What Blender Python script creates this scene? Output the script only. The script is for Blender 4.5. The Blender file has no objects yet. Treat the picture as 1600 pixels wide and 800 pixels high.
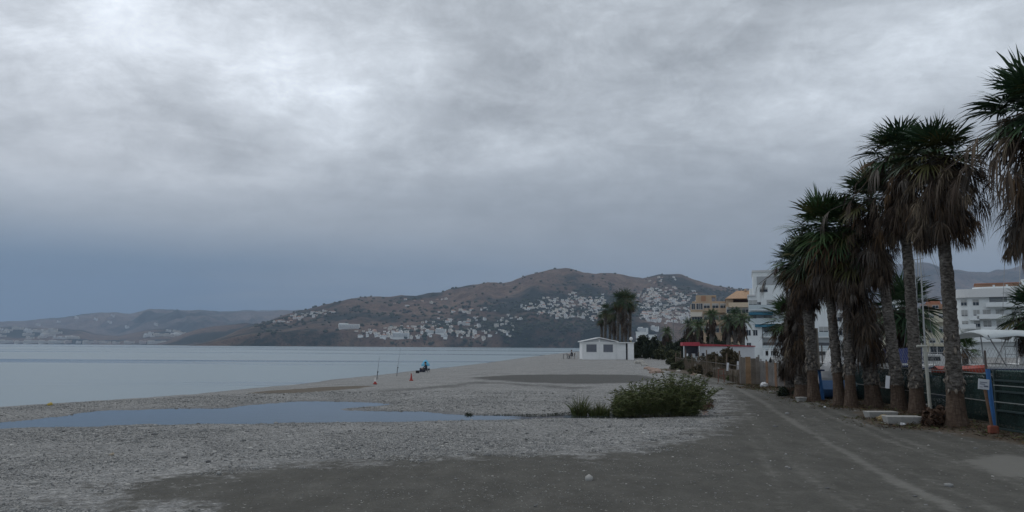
import bpy, math, random
import numpy as np
from mathutils import Vector, Matrix

random.seed(7)
R_ = math.radians
scene = bpy.context.scene
COL = scene.collection

# ------------------------------------------------------------------ camera
F_PX = 800 / math.tan(R_(34.0))            # focal length for a 1600 px wide picture
EYE = 1.7
_p, _r = R_(6.8), R_(0.34)
_F = np.array([0, math.cos(_p), math.sin(_p)])
_R0 = np.array([1.0, 0, 0]); _U0 = np.cross(_R0, _F)
_R = math.cos(_r) * _R0 + math.sin(_r) * _U0
_U = -math.sin(_r) * _R0 + math.cos(_r) * _U0
cd = bpy.data.cameras.new('camera'); cam = bpy.data.objects.new('camera', cd); COL.objects.link(cam)
cd.sensor_width = 36; cd.lens = 18 / math.tan(R_(34.0)); cd.clip_end = 60000; cd.clip_start = 0.1
cam.matrix_world = Matrix(((_R[0], _U[0], -_F[0], 0), (_R[1], _U[1], -_F[1], 0), (_R[2], _U[2], -_F[2], EYE), (0, 0, 0, 1)))
scene.camera = cam

def ray(px, py):
    return _F * F_PX + _R * (px - 800) + _U * (400 - py)
def at(px, py, z=0.0):                      # where a sight line meets the level z
    d = ray(px, py); t = (z - EYE) / d[2]
    return np.array([d[0] * t, d[1] * t, z])
def atY(px, py, Y):                         # ... or the depth Y
    d = ray(px, py); t = Y / d[1]
    return np.array([d[0] * t, Y, EYE + d[2] * t])
def proj(P):
    P = np.asarray(P, float) - np.array([0, 0, EYE])
    w = P @ _F
    return 800 + F_PX * (P @ _R) / w, 400 - F_PX * (P @ _U) / w

# ------------------------------------------------------------------ node helper
class NT:
    def __init__(s, tree):
        s.t = tree; s.t.nodes.clear()
    def n(s, typ, ins=None, **props):
        nd = s.t.nodes.new(typ)
        for k, v in props.items(): setattr(nd, k, v)
        for k, v in (ins or {}).items():
            sk = nd.inputs[k]
            if isinstance(v, bpy.types.NodeSocket): s.t.links.new(v, sk)
            else: sk.default_value = v
        return nd
    def m(s, op, a, b=None, c=None, clamp=False):
        ins = {0: a}
        if b is not None: ins[1] = b
        if c is not None: ins[2] = c
        return s.n('ShaderNodeMath', ins, operation=op, use_clamp=clamp).outputs[0]
    def smooth(s, v, lo, hi, a=0.0, b=1.0):
        return s.n('ShaderNodeMapRange', {0: v, 1: lo, 2: hi, 3: a, 4: b}, interpolation_type='SMOOTHSTEP').outputs[0]
    def mix(s, f, a, b):
        ins = {0: f, 6: a, 7: b}
        return s.n('ShaderNodeMix', ins, data_type='RGBA').outputs[2]
    def noise(s, vec, scale, detail=4, rough=0.55, dist=0.0):
        return s.n('ShaderNodeTexNoise', {'Vector': vec, 'Scale': scale, 'Detail': detail, 'Roughness': rough, 'Distortion': dist}).outputs[0]
    def mapping(s, vec, scale=(1, 1, 1), rot=(0, 0, 0), loc=(0, 0, 0)):
        return s.n('ShaderNodeMapping', {'Vector': vec, 'Scale': scale, 'Rotation': rot, 'Location': loc}).outputs[0]
    def rgb(s, c):
        return s.n('ShaderNodeRGB').outputs[0] if c is None else s._rgb(c)
    def _rgb(s, c):
        nd = s.n('ShaderNodeRGB'); nd.outputs[0].default_value = (*c, 1); return nd.outputs[0]
    def ramp(s, f, stops):
        nd = s.n('ShaderNodeValToRGB', {0: f}); e = nd.color_ramp.elements
        while len(e) < len(stops): e.new(0.5)
        for el, (p, c) in zip(e, stops):
            el.position = p; el.color = (*c, 1)
        return nd.outputs[0]

# ------------------------------------------------------------------ world: overcast sky
SUN_EL, SUN_ROT = R_(52), R_(-35)          # veiled sun, ahead and to the left
w = bpy.data.worlds.new('World'); scene.world = w; w.use_nodes = True
nt = NT(w.node_tree)
sky = nt.n('ShaderNodeTexSky', sky_type='NISHITA', sun_disc=False, sun_elevation=SUN_EL, sun_rotation=SUN_ROT, air_density=1.0, dust_density=2.0)
d = nt.n('ShaderNodeTexCoord').outputs['Generated']
sp = nt.n('ShaderNodeSeparateXYZ', {0: d})
X, Y, Z = sp.outputs
den = nt.m('ADD', nt.m('MAXIMUM', Z, 0.0), 0.10)
uv = nt.n('ShaderNodeCombineXYZ', {0: nt.m('DIVIDE', X, den), 1: nt.m('DIVIDE', Y, den), 2: 0.0}).outputs[0]
warp = nt.n('ShaderNodeTexNoise', {'Vector': uv, 'Scale': 0.8, 'Detail': 3.0}).outputs['Color']
uvw = nt.n('ShaderNodeVectorMath', {0: uv, 1: nt.n('ShaderNodeVectorMath', {0: warp, 3: .9}, operation='SCALE').outputs[0]}, operation='ADD').outputs[0]
mv = nt.mapping(uvw, scale=(0.75, 1.25, 1), rot=(0, 0, R_(-28)), loc=(0.35, 0.2, 0))
big = nt.noise(mv, 0.7, 3, 0.5, 0.2)
med = nt.noise(mv, 2.1, 11, 0.64, 0.3)
fine = nt.noise(nt.mapping(d, scale=(1, 1, 1.9), rot=(0, R_(-14), 0)), 7.0, 12, 0.68, 0.6)
puff = nt.noise(nt.mapping(d, scale=(1, 1, 1.6), rot=(0, R_(-10), 0)), 17, 9, 0.66, 0.4)
def spot(px, py, r, sx=1.0, rot=0.0):       # a thin or thick place in the cloud deck
    v = ray(px, py); v = v / np.linalg.norm(v)
    a = np.cross(v, [0, 0, 1.]); a /= np.linalg.norm(a); b = np.cross(a, v)
    a, b = math.cos(R_(rot)) * a + math.sin(R_(rot)) * b, -math.sin(R_(rot)) * a + math.cos(R_(rot)) * b
    def dp(q): return nt.n('ShaderNodeVectorMath', {0: d, 1: tuple(q)}, operation='DOT_PRODUCT').outputs['Value']
    rr_ = math.sin(R_(r)); x_ = nt.m('DIVIDE', dp(a), rr_ * sx); y_ = nt.m('DIVIDE', dp(b), rr_)
    q = nt.m('ADD', nt.m('MULTIPLY', x_, x_), nt.m('MULTIPLY', y_, y_)); q = nt.m('ADD', q, nt.m('MULTIPLY', nt.m('SUBTRACT', fine, .5), 1.2))
    return nt.m('MULTIPLY', nt.smooth(q, 0, 1, 1, 0), nt.m('GREATER_THAN', dp(v), 0.0))
cl = nt.m('ADD', nt.m('MULTIPLY', nt.m('SUBTRACT', big, 0.5), 0.30), nt.m('MULTIPLY', nt.m('SUBTRACT', med, 0.5), 0.75))
cl = nt.m('ADD', cl, nt.m('MULTIPLY', nt.m('SUBTRACT', fine, 0.5), 0.85))
cl = nt.m('ADD', cl, nt.m('MULTIPLY', nt.m('SUBTRACT', puff, 0.5), 0.62))
edge_ = nt.noise(nt.mapping(d, scale=(1, 1, 2.6), rot=(0, R_(-20), 0), loc=(3, 1, 2)), 5.2, 12, .66, .35)
cl = nt.m('ADD', cl, nt.smooth(edge_, .44, .60, -.05, .05))
for px, py, r, sxx, ro, a in ((545, 135, 5.5, 2.0, 12, .36), (330, 40, 6, 2.4, -30, .20), (60, 50, 8, 1.6, 0, .20), (1430, 95, 7, 2.2, 12, .30), (1250, 170, 6, 2.5, 18, .04), (150, 255, 4, 3.5, 0, .12), (620, 255, 5, 2.6, 8, .12),
                              (860, 235, 4, 2.0, 10, .12), (1010, -10, 11, 2.6, 8, -.02), (120, 200, 5, 3, 0, -.12), (430, 205, 3, 2, 25, -.12), (1300, 20, 6, 2.2, 12, -.05), (700, 160, 4, 2.5, 14, -.05)):
    cl = nt.m('ADD', cl, nt.m('MULTIPLY', spot(px, py, r, sxx, ro), a))
calm = nt.smooth(Z, 0.10, 0.30, 0.16, 1.0)   # the deck is smoother towards the horizon
cl = nt.m('MULTIPLY', cl, calm)
br = nt.m('EXPONENT', nt.m('MULTIPLY', nt.m('ADD', cl, .02), 1.12))
grey = nt.ramp(Z, [(0.0, (2.05, 2.45, 2.95)), (0.08, (2.20, 2.60, 3.15)), (0.15, (3.05, 3.38, 3.80)), (0.26, (4.4, 4.75, 5.15)), (0.45, (5.1, 5.5, 5.95)), (1.0, (4.9, 5.1, 5.4))])
blue = nt.ramp(Z, [(0.0, (.85, 1.65, 2.85)), (0.07, (.88, 1.62, 2.70)), (0.098, (1.35, 2.05, 3.0)), (0.150, (4.1, 4.5, 5.0)), (0.20, (5.7, 6.0, 6.4)), (0.45, (5.8, 6.2, 6.7)), (1.0, (4.9, 5.1, 5.4))])
az = nt.m('ADD', nt.m('DIVIDE', X, nt.m('MAXIMUM', Y, 0.05)), nt.m('MULTIPLY', nt.m('SUBTRACT', big, .5), 0.8))
right = nt.smooth(az, -0.5, 0.15)
base = nt.mix(right, blue, grey)
cloud = nt.n('ShaderNodeVectorMath', {0: base, 3: br}, operation='SCALE').outputs[0]
col = nt.mix(0.96, sky.outputs[0], cloud)
bg = nt.n('ShaderNodeBackground', {0: col, 1: 0.10})
nt.n('ShaderNodeOutputWorld', {0: bg.outputs[0]})

sl = bpy.data.lights.new('sun', 'SUN'); sun = bpy.data.objects.new('sun', sl); COL.objects.link(sun)
sl.energy = 0.5; sl.angle = R_(40); sl.color = (1.0, 0.96, 0.9)
sd = Vector((math.sin(SUN_ROT) * math.cos(SUN_EL), math.cos(SUN_ROT) * math.cos(SUN_EL), math.sin(SUN_EL)))
sun.rotation_euler = sd.to_track_quat('Z', 'Y').to_euler()
scene.view_settings.view_transform = 'Standard'; scene.view_settings.look = 'None'
scene.view_settings.exposure = 0.0; scene.view_settings.gamma = 1
scene.cycles.max_bounces = 6; scene.cycles.diffuse_bounces = 2; scene.cycles.volume_bounces = 1
scene.cycles.transparent_max_bounces = 8; scene.cycles.use_denoising = True

# ------------------------------------------------------------------ mesh helpers
def tag(o, label=None, cat=None, group=None, kind=None):
    if label: o['label'] = label
    if cat: o['category'] = cat
    if group: o['group'] = group
    if kind: o['kind'] = kind
    return o
def empty(name, loc, rz=0.0, label=None, cat=None, group=None):
    o = bpy.data.objects.new(name, None); COL.objects.link(o)
    o.location = loc; o.rotation_euler = (0, 0, rz); o.empty_display_size = 0.2
    return tag(o, label, cat, group)
def mesh_np(name, V, faces, mats, mi=None, smooth=False, parent=None):
    """faces: list of index arrays (n,3)/(n,4); mi: matching list of per-face material indices"""
    V = np.asarray(V, np.float32)
    me = bpy.data.meshes.new(name)
    faces = [np.asarray(f, np.int32) for f in faces if len(f)]
    loops = np.concatenate([f.ravel() for f in faces])
    tot = np.concatenate([np.full(len(f), f.shape[1], np.int32) for f in faces])
    start = np.concatenate([[0], np.cumsum(tot)[:-1]]).astype(np.int32)
    me.vertices.add(len(V)); me.vertices.foreach_set('co', V.ravel())
    me.loops.add(len(loops)); me.loops.foreach_set('vertex_index', loops)
    me.polygons.add(len(tot)); me.polygons.foreach_set('loop_start', start)
    for m in (mats if isinstance(mats, (list, tuple)) else [mats]): me.materials.append(m)
    if mi is not None:
        me.polygons.foreach_set('material_index', np.concatenate([np.asarray(a, np.int32) for a in mi]))
    if smooth: me.polygons.foreach_set('use_smooth', np.ones(len(tot), bool))
    me.update(calc_edges=True); me.validate()
    o = bpy.data.objects.new(name, me); COL.objects.link(o)
    if parent: o.parent = parent
    return o
class MB:
    """collects solids and links them as one mesh"""
    def __init__(s): s.v = []; s.f = []; s.m = []; s.k = 0
    def add(s, V, F, mi=0, M=None):
        V = np.asarray(V, float)
        if M is not None: V = V @ np.array(M)[:3, :3].T + np.array(M)[:3, 3]
        s.v.append(V)
        for f in F: s.f.append([i + s.k for i in f]); s.m.append(mi)
        s.k += len(V); return s
    def box(s, a, b, mi=0, M=None):
        x0, y0, z0 = a; x1, y1, z1 = b
        V = [(x0, y0, z0), (x1, y0, z0), (x1, y1, z0), (x0, y1, z0), (x0, y0, z1), (x1, y0, z1), (x1, y1, z1), (x0, y1, z1)]
        return s.add(V, [(0, 3, 2, 1), (4, 5, 6, 7), (0, 1, 5, 4), (1, 2, 6, 5), (2, 3, 7, 6), (3, 0, 4, 7)], mi, M)
    def tube(s, pts, rad, n=8, mi=0, cap=True):
        pts = [Vector(p) for p in pts]; rad = rad if isinstance(rad, (list, tuple)) else [rad] * len(pts)
        V = []; F = []
        for i, p in enumerate(pts):
            t = (pts[min(i + 1, len(pts) - 1)] - pts[max(i - 1, 0)]).normalized()
            a = t.cross(Vector((0, 1, 0.01)) if abs(t.y) < .9 else Vector((1, 0, 0))).normalized(); b = t.cross(a)
            for k in range(n):
                an = 2 * math.pi * k / n; V.append(tuple(p + (a * math.cos(an) + b * math.sin(an)) * rad[i]))
        for i in range(len(pts) - 1):
            for k in range(n):
                k2 = (k + 1) % n; F.append((i * n + k, i * n + k2, (i + 1) * n + k2, (i + 1) * n + k))
        if cap: F.append(tuple(range(n))[::-1]); F.append(tuple(range((len(pts) - 1) * n, len(pts) * n)))
        return s.add(V, F, mi)
    def prism(s, poly, y0, y1, mi=0):        # poly in xz, extruded in y
        n = len(poly); V = [(x, y0, z) for x, z in poly] + [(x, y1, z) for x, z in poly]
        F = [tuple(range(n)), tuple(range(n, 2 * n))[::-1]] + [(i, (i + 1) % n + 0, (i + 1) % n + n, i + n)[::-1] for i in range(n)]
        return s.add(V, F, mi)
    def ball(s, c, r, mi=0, nu=10, nv=7, jit=0.0, rnd=random):
        r = r if isinstance(r, (list, tuple)) else (r, r, r); V = []; F = []
        for j in range(nv + 1):
            th = math.pi * j / nv
            for i in range(nu):
                ph = 2 * math.pi * i / nu; q = 1 + (rnd.uniform(-jit, jit) if 0 < j < nv else 0)
                V.append((c[0] + r[0] * q * math.sin(th) * math.cos(ph), c[1] + r[1] * q * math.sin(th) * math.sin(ph), c[2] + r[2] * q * math.cos(th)))
        for j in range(nv):
            for i in range(nu):
                i2 = (i + 1) % nu; F.append((j * nu + i, (j + 1) * nu + i, (j + 1) * nu + i2, j * nu + i2))
        return s.add(V, F, mi)
    def build(s, name, mats, parent=None, smooth=False, bevel=0):
        me = bpy.data.meshes.new(name); me.from_pydata(np.concatenate(s.v).tolist(), [], s.f)
        for m in (mats if isinstance(mats, (list, tuple)) else [mats]): me.materials.append(m)
        me.polygons.foreach_set('material_index', s.m)
        if smooth: me.polygons.foreach_set('use_smooth', [True] * len(s.f))
        me.validate(); me.update()
        o = bpy.data.objects.new(name, me); COL.objects.link(o)
        if parent: o.parent = parent
        if bevel:
            b = o.modifiers.new('bevel', 'BEVEL'); b.width = bevel; b.segments = 2; b.limit_method = 'ANGLE'
        return o

# ------------------------------------------------------------------ noise for terrain
def vnoise(x, y, seed=0):
    x = np.asarray(x, float); y = np.asarray(y, float)
    xi = np.floor(x).astype(np.int64); yi = np.floor(y).astype(np.int64); fx = x - xi; fy = y - yi
    fx = fx * fx * (3 - 2 * fx); fy = fy * fy * (3 - 2 * fy)
    def h(a, b):
        n = (a * 374761393 + b * 668265263 + seed * 974711) & 0x7fffffff
        n = ((n ^ (n >> 13)) * 1274126177) & 0x7fffffff
        return ((n ^ (n >> 16)) & 0xffff) / 65535.0
    return (h(xi, yi) * (1 - fx) + h(xi + 1, yi) * fx) * (1 - fy) + (h(xi, yi + 1) * (1 - fx) + h(xi + 1, yi + 1) * fx) * fy
def fbm(x, y, seed=0, o=5):
    t = 0; a = .5; s = 0
    for k in range(o):
        t = t + a * vnoise(x * 2 ** k + k * 17.3, y * 2 ** k + k * 9.1, seed + k); s += a; a *= .5
    return t / s

# ------------------------------------------------------------------ materials
def newmat(name):
    m = bpy.data.materials.new(name); m.use_nodes = True; return m, NT(m.node_tree)
def pbsdf(t, **ins):
    names = {'col': 'Base Color', 'rough': 'Roughness', 'metal': 'Metallic', 'normal': 'Normal', 'spec': 'Specular IOR Level', 'alpha': 'Alpha', 'ior': 'IOR', 'trans': 'Transmission Weight', 'em': 'Emission Color', 'ems': 'Emission Strength'}
    b = t.n('ShaderNodeBsdfPrincipled', {names[k]: v for k, v in ins.items()})
    t.n('ShaderNodeOutputMaterial', {0: b.outputs[0]}); return b
def simple(name, c, rough=0.7, var=0.25, scale=4.0, metal=0.0, bump=0.0, spec=0.4):
    """a plain surface with uneven tone and a little wear"""
    m, t = newmat(name)
    o = t.n('ShaderNodeTexCoord').outputs['Object']
    n = t.noise(o, scale, 6, 0.6); n2 = t.noise(o, scale * 7, 3, 0.6)
    f = t.m('ADD', t.m('MULTIPLY', n, .65), t.m('MULTIPLY', n2, .35))
    lo = tuple(x * (1 - var) for x in c); hi = tuple(min(1, x * (1 + var)) for x in c)
    cc = t.mix(t.smooth(f, .3, .7), (*lo, 1), (*hi, 1))
    k = dict(col=cc, rough=rough, metal=metal, spec=spec)
    if bump: k['normal'] = t.n('ShaderNodeBump', {'Height': n2, 'Strength': bump, 'Distance': 0.02}).outputs[0]
    pbsdf(t, **k); return m
MATS = {}
def M(name, *a, **k):
    if name not in MATS: MATS[name] = simple(name, *a, **k)
    return MATS[name]
def leafmat(name, c, c2, rough=0.55, trans=0.0):
    """foliage: every blade its own tone between c and c2"""
    m, t = newmat(name)
    g = t.n('ShaderNodeNewGeometry').outputs['Random Per Island']
    b = pbsdf(t, col=t.mix(g, (*c, 1), (*c2, 1)), rough=rough, spec=.3)
    MATS[name] = m; return m

# ------------------------------------------------------------------ shoreline, pool and ground zones (as they lie on the beach)
SEA, POOL = -1.40, -0.12
def W(pts, z=0.0, ext=None): return np.array([at(x, y, z)[:2] for x, y in pts])
shore = W([(-500, 668), (-250, 651), (0, 636), (110, 629), (200, 623), (300, 616), (400, 606), (470, 600), (520, 593), (600, 585), (640, 580), (700, 574), (760, 567), (810, 560), (860, 553.5), (905, 549.0)], SEA)
far_shore = np.array([(shore[-1][0] + 60, shore[-1][1] + 500), (shore[-1][0] + 900, 2300), (3500, 2600)])
shore = np.concatenate([[(-50, -30)], [(-44, 8)], shore, far_shore])
pool = W([(-260, 690), (-90, 677), (0, 671), (60, 668), (130, 667), (200, 663.5), (330, 661.5), (470, 660.5), (600, 660), (720, 657.5), (800, 654.5), (880, 653.2), (960, 653), (1040, 653), (1090, 648), (1106, 641),
          (1098, 634), (1040, 637), (960, 645), (890, 647.5), (850, 650), (790, 650), (735, 649), (700, 646), (640, 643.5), (585, 642), (540, 641), (534, 638.5), (570, 636.5), (600, 634), (606, 631), (585, 629), (545, 627), (500, 626.5), (470, 627),
          (430, 630), (380, 633), (360, 637), (300, 638), (240, 640), (165, 641.5), (140, 645), (120, 650), (60, 655), (0, 660), (-90, 667), (-260, 679)], POOL)

def seg_dist(P, A, closed=False):
    """distance of points P to polyline A, plus side/inside test"""
    B = np.roll(A, -1, 0) if closed else A[1:]; A0 = A if closed else A[:-1]
    best = np.full(len(P), 1e12); side = np.zeros(len(P)); inside = np.zeros(len(P), bool)
    for a, b in zip(A0, B):
        ab = b - a; L2 = ab @ ab
        if L2 < 1e-12: continue
        ap = P - a; t = np.clip((ap @ ab) / L2, 0, 1)
        q = ap - t[:, None] * ab; dd = np.einsum('ij,ij->i', q, q)
        cr = ab[0] * ap[:, 1] - ab[1] * ap[:, 0]
        m = dd < best; best[m] = dd[m]; side[m] = cr[m]
        if closed:
            c = ((a[1] > P[:, 1]) != (b[1] > P[:, 1])) & (P[:, 0] < (b[0] - a[0]) * (P[:, 1] - a[1]) / (b[1] - a[1] + 1e-12) + a[0])
            inside ^= c
    return np.sqrt(best), side, inside
def sdf(P, poly):
    dd, _, ins = seg_dist(P, poly, True); return np.where(ins, -dd, dd)
def sst(x, a, b):
    t = np.clip((x - a) / (b - a), 0, 1); return t * t * (3 - 2 * t)

def ground_z(P, detail=True):
    P = np.atleast_2d(np.asarray(P, float))
    dd, side, _ = seg_dist(P, shore)
    s = np.where(side < 0, dd, -dd)                     # positive on land
    wob = (fbm(P[:, 0] * .5, P[:, 1] * .5, 3) - .5) * .5
    zb = np.where(s > 0, SEA + 0.075 * np.clip(s, 0, None), SEA + 0.12 * s)
    zb = np.maximum(np.where(zb > -0.2, -0.2 * np.exp(-(zb + .2) / .2), zb), -6)
    dp = sdf(P, pool) + wob * .35
    zp = np.where(dp > 0, POOL + 0.055 * dp, POOL + 0.2 * dp)
    zp = np.maximum(zp, POOL - .3); zp = np.where(zp > -.04, -.04 * np.exp(-(zp + .04) / .04), zp)
    z = np.minimum(zb, zp)
    # the raised right-hand verge under the palms
    z = z + 0.05 * sst(P[:, 0], 8.0, 10.0) * (P[:, 1] < 60)
    if detail:
        r = np.hypot(P[:, 0], P[:, 1]); k = np.clip(60 / (r + 1), 0, 1)
        z = z + k * ((fbm(P[:, 0] * .8, P[:, 1] * .8, 11, 4) - .5) * .07 + (fbm(P[:, 0] * 5, P[:, 1] * 5, 12, 3) - .5) * .025)
    return z
def gz(x, y): return float(ground_z([[x, y]])[0])
def gat(px, py):
    """a ground point seen at a pixel"""
    p = at(px, py, 0.0)
    for _ in range(3): p = at(px, py, gz(p[0], p[1]))
    return p

# zones
Z_DARK = W([(150, 775), (240, 752), (330, 738), (420, 728), (520, 722), (640, 714), (800, 712), (900, 711), (970, 706), (1050, 692), (1110, 672), (1142, 650), (1135, 628), (1118, 606), (1080, 592), (1052, 583), (1090, 577), (1160, 597), (1230, 612), (1330, 640), (1480, 672), (1640, 705), (2300, 830), (1900, 1500), (400, 1500), (120, 1000), (210, 850), (290, 800), (215, 785)])
Z_BAND = W([(735, 588), (800, 585), (900, 584.5), (1000, 586), (1030, 592), (990, 599), (900, 600), (830, 598), (760, 592)])
Z_BAND2 = W([(560, 609), (640, 604), (740, 594), (800, 597), (860, 601), (960, 605), (900, 611), (760, 600), (660, 611), (600, 615)])
Z_BROWN = W([(395, 617), (470, 612), (540, 610), (590, 613), (560, 619), (480, 626), (420, 628), (380, 625)], -.35)
Z_VERGE = W([(1150, 597), (1200, 606), (1250, 626), (1330, 640), (1350, 662), (1440, 672), (1640, 706), (1900, 745), (1900, 640), (1600, 630), (1300, 600), (1200, 590)])
T1 = W([(1060, 583), (1105, 593), (1150, 607), (1195, 628), (1240, 655), (1300, 694), (1390, 745), (1530, 815), (1900, 1000)])
T2 = W([(1030, 577), (1080, 588), (1120, 606), (1150, 640), (1180, 690), (1215, 750), (1250, 830), (1300, 1000)])
T4 = W([(1075, 586), (1112, 596), (1150, 617), (1175, 650), (1205, 690), (1265, 745), (1370, 820), (1600, 1000)])
T3 = W([(1090, 580), (1150, 594), (1230, 620), (1320, 658), (1420, 700), (1560, 740), (1800, 800)])

az = np.concatenate([np.arange(-180, -44, 2.0), np.arange(-44, 44, 0.14), np.arange(44, 180, 2.0)])
rr = [0.3]
while rr[-1] < 14000: rr.append(rr[-1] * (1.011 if 5 < rr[-1] < 160 else 1.06))
rr = np.array(rr); A, RR = np.meshgrid(np.radians(az), rr, indexing='ij')
P = np.stack([np.sin(A) * RR, np.cos(A) * RR], -1).reshape(-1, 2)
z = ground_z(P)
V = np.concatenate([P, z[:, None]], 1)
na, nr = len(az), len(rr)
I = (np.arange(na)[:, None] * nr + np.arange(nr - 1)[None, :]); J = (np.roll(np.arange(na), -1)[:, None] * nr + np.arange(nr - 1)[None, :])
F = np.stack([I, I + 1, J + 1, J], -1).reshape(-1, 4)
V = np.concatenate([V, [[0, 0, 0]]]); c = len(V) - 1
T0 = np.stack([np.arange(na) * nr, np.roll(np.arange(na), -1) * nr, np.full(na, c)], -1)

gm, t = newmat('beach_ground')
tc = t.n('ShaderNodeTexCoord').outputs['Object']
def attr(n): return t.n('ShaderNodeAttribute', attribute_name=n).outputs['Fac']
edge = t.noise(tc, 1.3, 6, .65); edge2 = t.noise(tc, 7.0, 5, .65)
en = t.m('ADD', t.m('MULTIPLY', t.m('SUBTRACT', edge, .5), 1.4), t.m('MULTIPLY', t.m('SUBTRACT', edge2, .5), .7))
dark = t.smooth(t.m('ADD', attr('dark'), t.m('MULTIPLY', en, 1.0)), .32, .66)
def pebl(scale, seed):
    vo = t.n('ShaderNodeTexVoronoi', {'Vector': t.mapping(tc, loc=(seed, seed * 2, 0)), 'Scale': scale, 'Randomness': 1.0})
    s2 = t.n('ShaderNodeSeparateColor', {0: vo.outputs['Color']})
    return vo.outputs['Distance'], s2.outputs[0], s2.outputs[1]
d1, c1, h1 = pebl(24, 0); d2, c2, h2 = pebl(55, 3.1); d3, c3, h3 = pebl(10, 7.7)
patch = t.noise(tc, .35, 5, .6); patch2 = t.noise(t.mapping(tc, scale=(1, .35, 1)), 1.1, 5, .6)
v = t.m('ADD', t.m('MULTIPLY', t.m('POWER', c1, 2.0), .40), t.m('MULTIPLY', t.m('POWER', c2, 1.6), .35))
v = t.m('ADD', v, t.m('MULTIPLY', t.m('POWER', c3, 3.5), .22))
v = t.m('ADD', v, t.m('MULTIPLY', t.m('SUBTRACT', patch, .5), .46)); v = t.m('ADD', v, t.m('MULTIPLY', t.m('SUBTRACT', patch2, .5), .25))
grav = t.ramp(v, [(0.0, (.12, .122, .120)), (.25, (.225, .228, .224)), (.5, (.335, .335, .327)), (.8, (.47, .465, .45)), (1.0, (.60, .59, .56))])
grav = t.mix(t.smooth(h1, .70, .98), grav, t.mix(.35, grav, (.22, .205, .185, 1)))
dv = t.m('ADD', t.m('MULTIPLY', t.noise(tc, 38, 6, .8), .48), t.m('MULTIPLY', t.noise(t.mapping(tc, scale=(1, .5, 1)), 1.8, 9, .72), .52))
dirt = t.ramp(dv, [(.30, (.043, .042, .037)), (.5, (.083, .081, .071)), (.70, (.150, .146, .130))])
speck = t.smooth(c1, .965, .985); dirt = t.mix(t.m('MULTIPLY', speck, t.smooth(d1, .45, .25)), dirt, (.30, .30, .28, 1))
tr = t.smooth(t.m('ADD', attr('track'), t.m('MULTIPLY', t.m('SUBTRACT', t.noise(tc, 5.0, 9, .75), .5), 2.2)), .25, 1.1)
dirt = t.mix(t.m('MULTIPLY', tr, .85), dirt, (.185, .182, .165, 1))
colr = t.mix(dark, grav, dirt)
band = t.smooth(t.m('ADD', attr('band'), t.m('MULTIPLY', en, .5)), .3, .7)
colr = t.mix(t.m('MULTIPLY', band, .9), colr, (.070, .070, .066, 1))
brown = t.smooth(t.m('ADD', attr('brown'), t.m('MULTIPLY', en, .8)), .35, .8)
colr = t.mix(t.m('MULTIPLY', brown, .8), colr, (.10, .075, .045, 1))
verge = t.smooth(t.m('ADD', attr('verge'), t.m('MULTIPLY', en, .6)), .35, .75)
vcol = t.ramp(t.noise(tc, 14, 6, .75), [(.3, (.045, .036, .026)), (.55, (.10, .080, .058)), (.75, (.22, .19, .15))])
colr = t.mix(verge, colr, vcol)
wet = attr('wet')
colr = t.mix(wet, colr, t.n('ShaderNodeVectorMath', {0: colr, 3: .34}, operation='SCALE').outputs[0])
ht = t.m('ADD', t.m('MULTIPLY', t.m('SUBTRACT', 1.0, d1), .5), t.m('MULTIPLY', t.m('SUBTRACT', 1.0, d2), .25))
ht = t.m('MULTIPLY', ht, t.m('SUBTRACT', 1.0, t.m('MULTIPLY', t.m('MAXIMUM', dark, verge), .75)))
ht = t.m('ADD', ht, t.m('MULTIPLY', t.noise(tc, 12, 5, .7), .5))
bmp = t.n('ShaderNodeBump', {'Height': ht, 'Strength': .8, 'Distance': .035}).outputs[0]
pbsdf(t, col=colr, rough=t.m('SUBTRACT', .9, t.m('MULTIPLY', wet, .5)), normal=bmp, spec=.3)

ground = mesh_np('ground', V, [F, T0], gm, smooth=True); tag(ground, kind='structure')
me = ground.data
PP = V[:, :2]
def setattr_f(n, a):
    at_ = me.attributes.new(n, 'FLOAT', 'POINT'); at_.data.foreach_set('value', a.astype(np.float32))
def zone(poly, soft): return 1 - sst(sdf(PP, poly), -soft, soft)
dist = np.hypot(PP[:, 0], PP[:, 1])
setattr_f('dark', zone(Z_DARK, 2.1))
setattr_f('band', np.maximum(zone(Z_BAND, 1.5), .55 * zone(Z_BAND2, 1.2)))
setattr_f('brown', zone(Z_BROWN, .8)); setattr_f('verge', np.maximum(zone(Z_VERGE, .5), (PP[:, 0] > 11) * (PP[:, 1] < 60) * 1.0))
tk = np.zeros(len(PP))
for T, wd, o, wt in ((T1, .24, 1.5, .95), (T2, .22, 1.45, .55), (T3, .24, 1.4, .8), (T4, .2, 1.5, .6)):
    dd, sd_, _ = seg_dist(PP, T); dd = np.where(sd_ > 0, dd, -dd)
    for off, am in ((0, .9), (o, .8), (.45, .5), (o + .6, .6), (-.9, .45)): tk = np.maximum(tk, np.exp(-((dd - off - .25 * (fbm(PP[:, 0] * .15, PP[:, 1] * .08, 71, 2) - .5)) / (wd * .6)) ** 2) * am * wt)
pale = 1 - sst(sdf(PP, W([(1525, 722), (1570, 713), (1640, 720), (1640, 745), (1575, 742)])), -.2, .5)
setattr_f('track', np.maximum(tk * (.5 + fbm(PP[:, 0] * .6, PP[:, 1] * .25, 70, 3)), pale * 1.4))
dsh, side, _ = seg_dist(PP, shore); s_ = np.where(side < 0, dsh, -dsh); dpl = sdf(PP, pool)
setattr_f('wet', np.maximum(1 - sst(s_, .4, 1.9), 1 - sst(dpl, .05, .5)))

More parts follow.
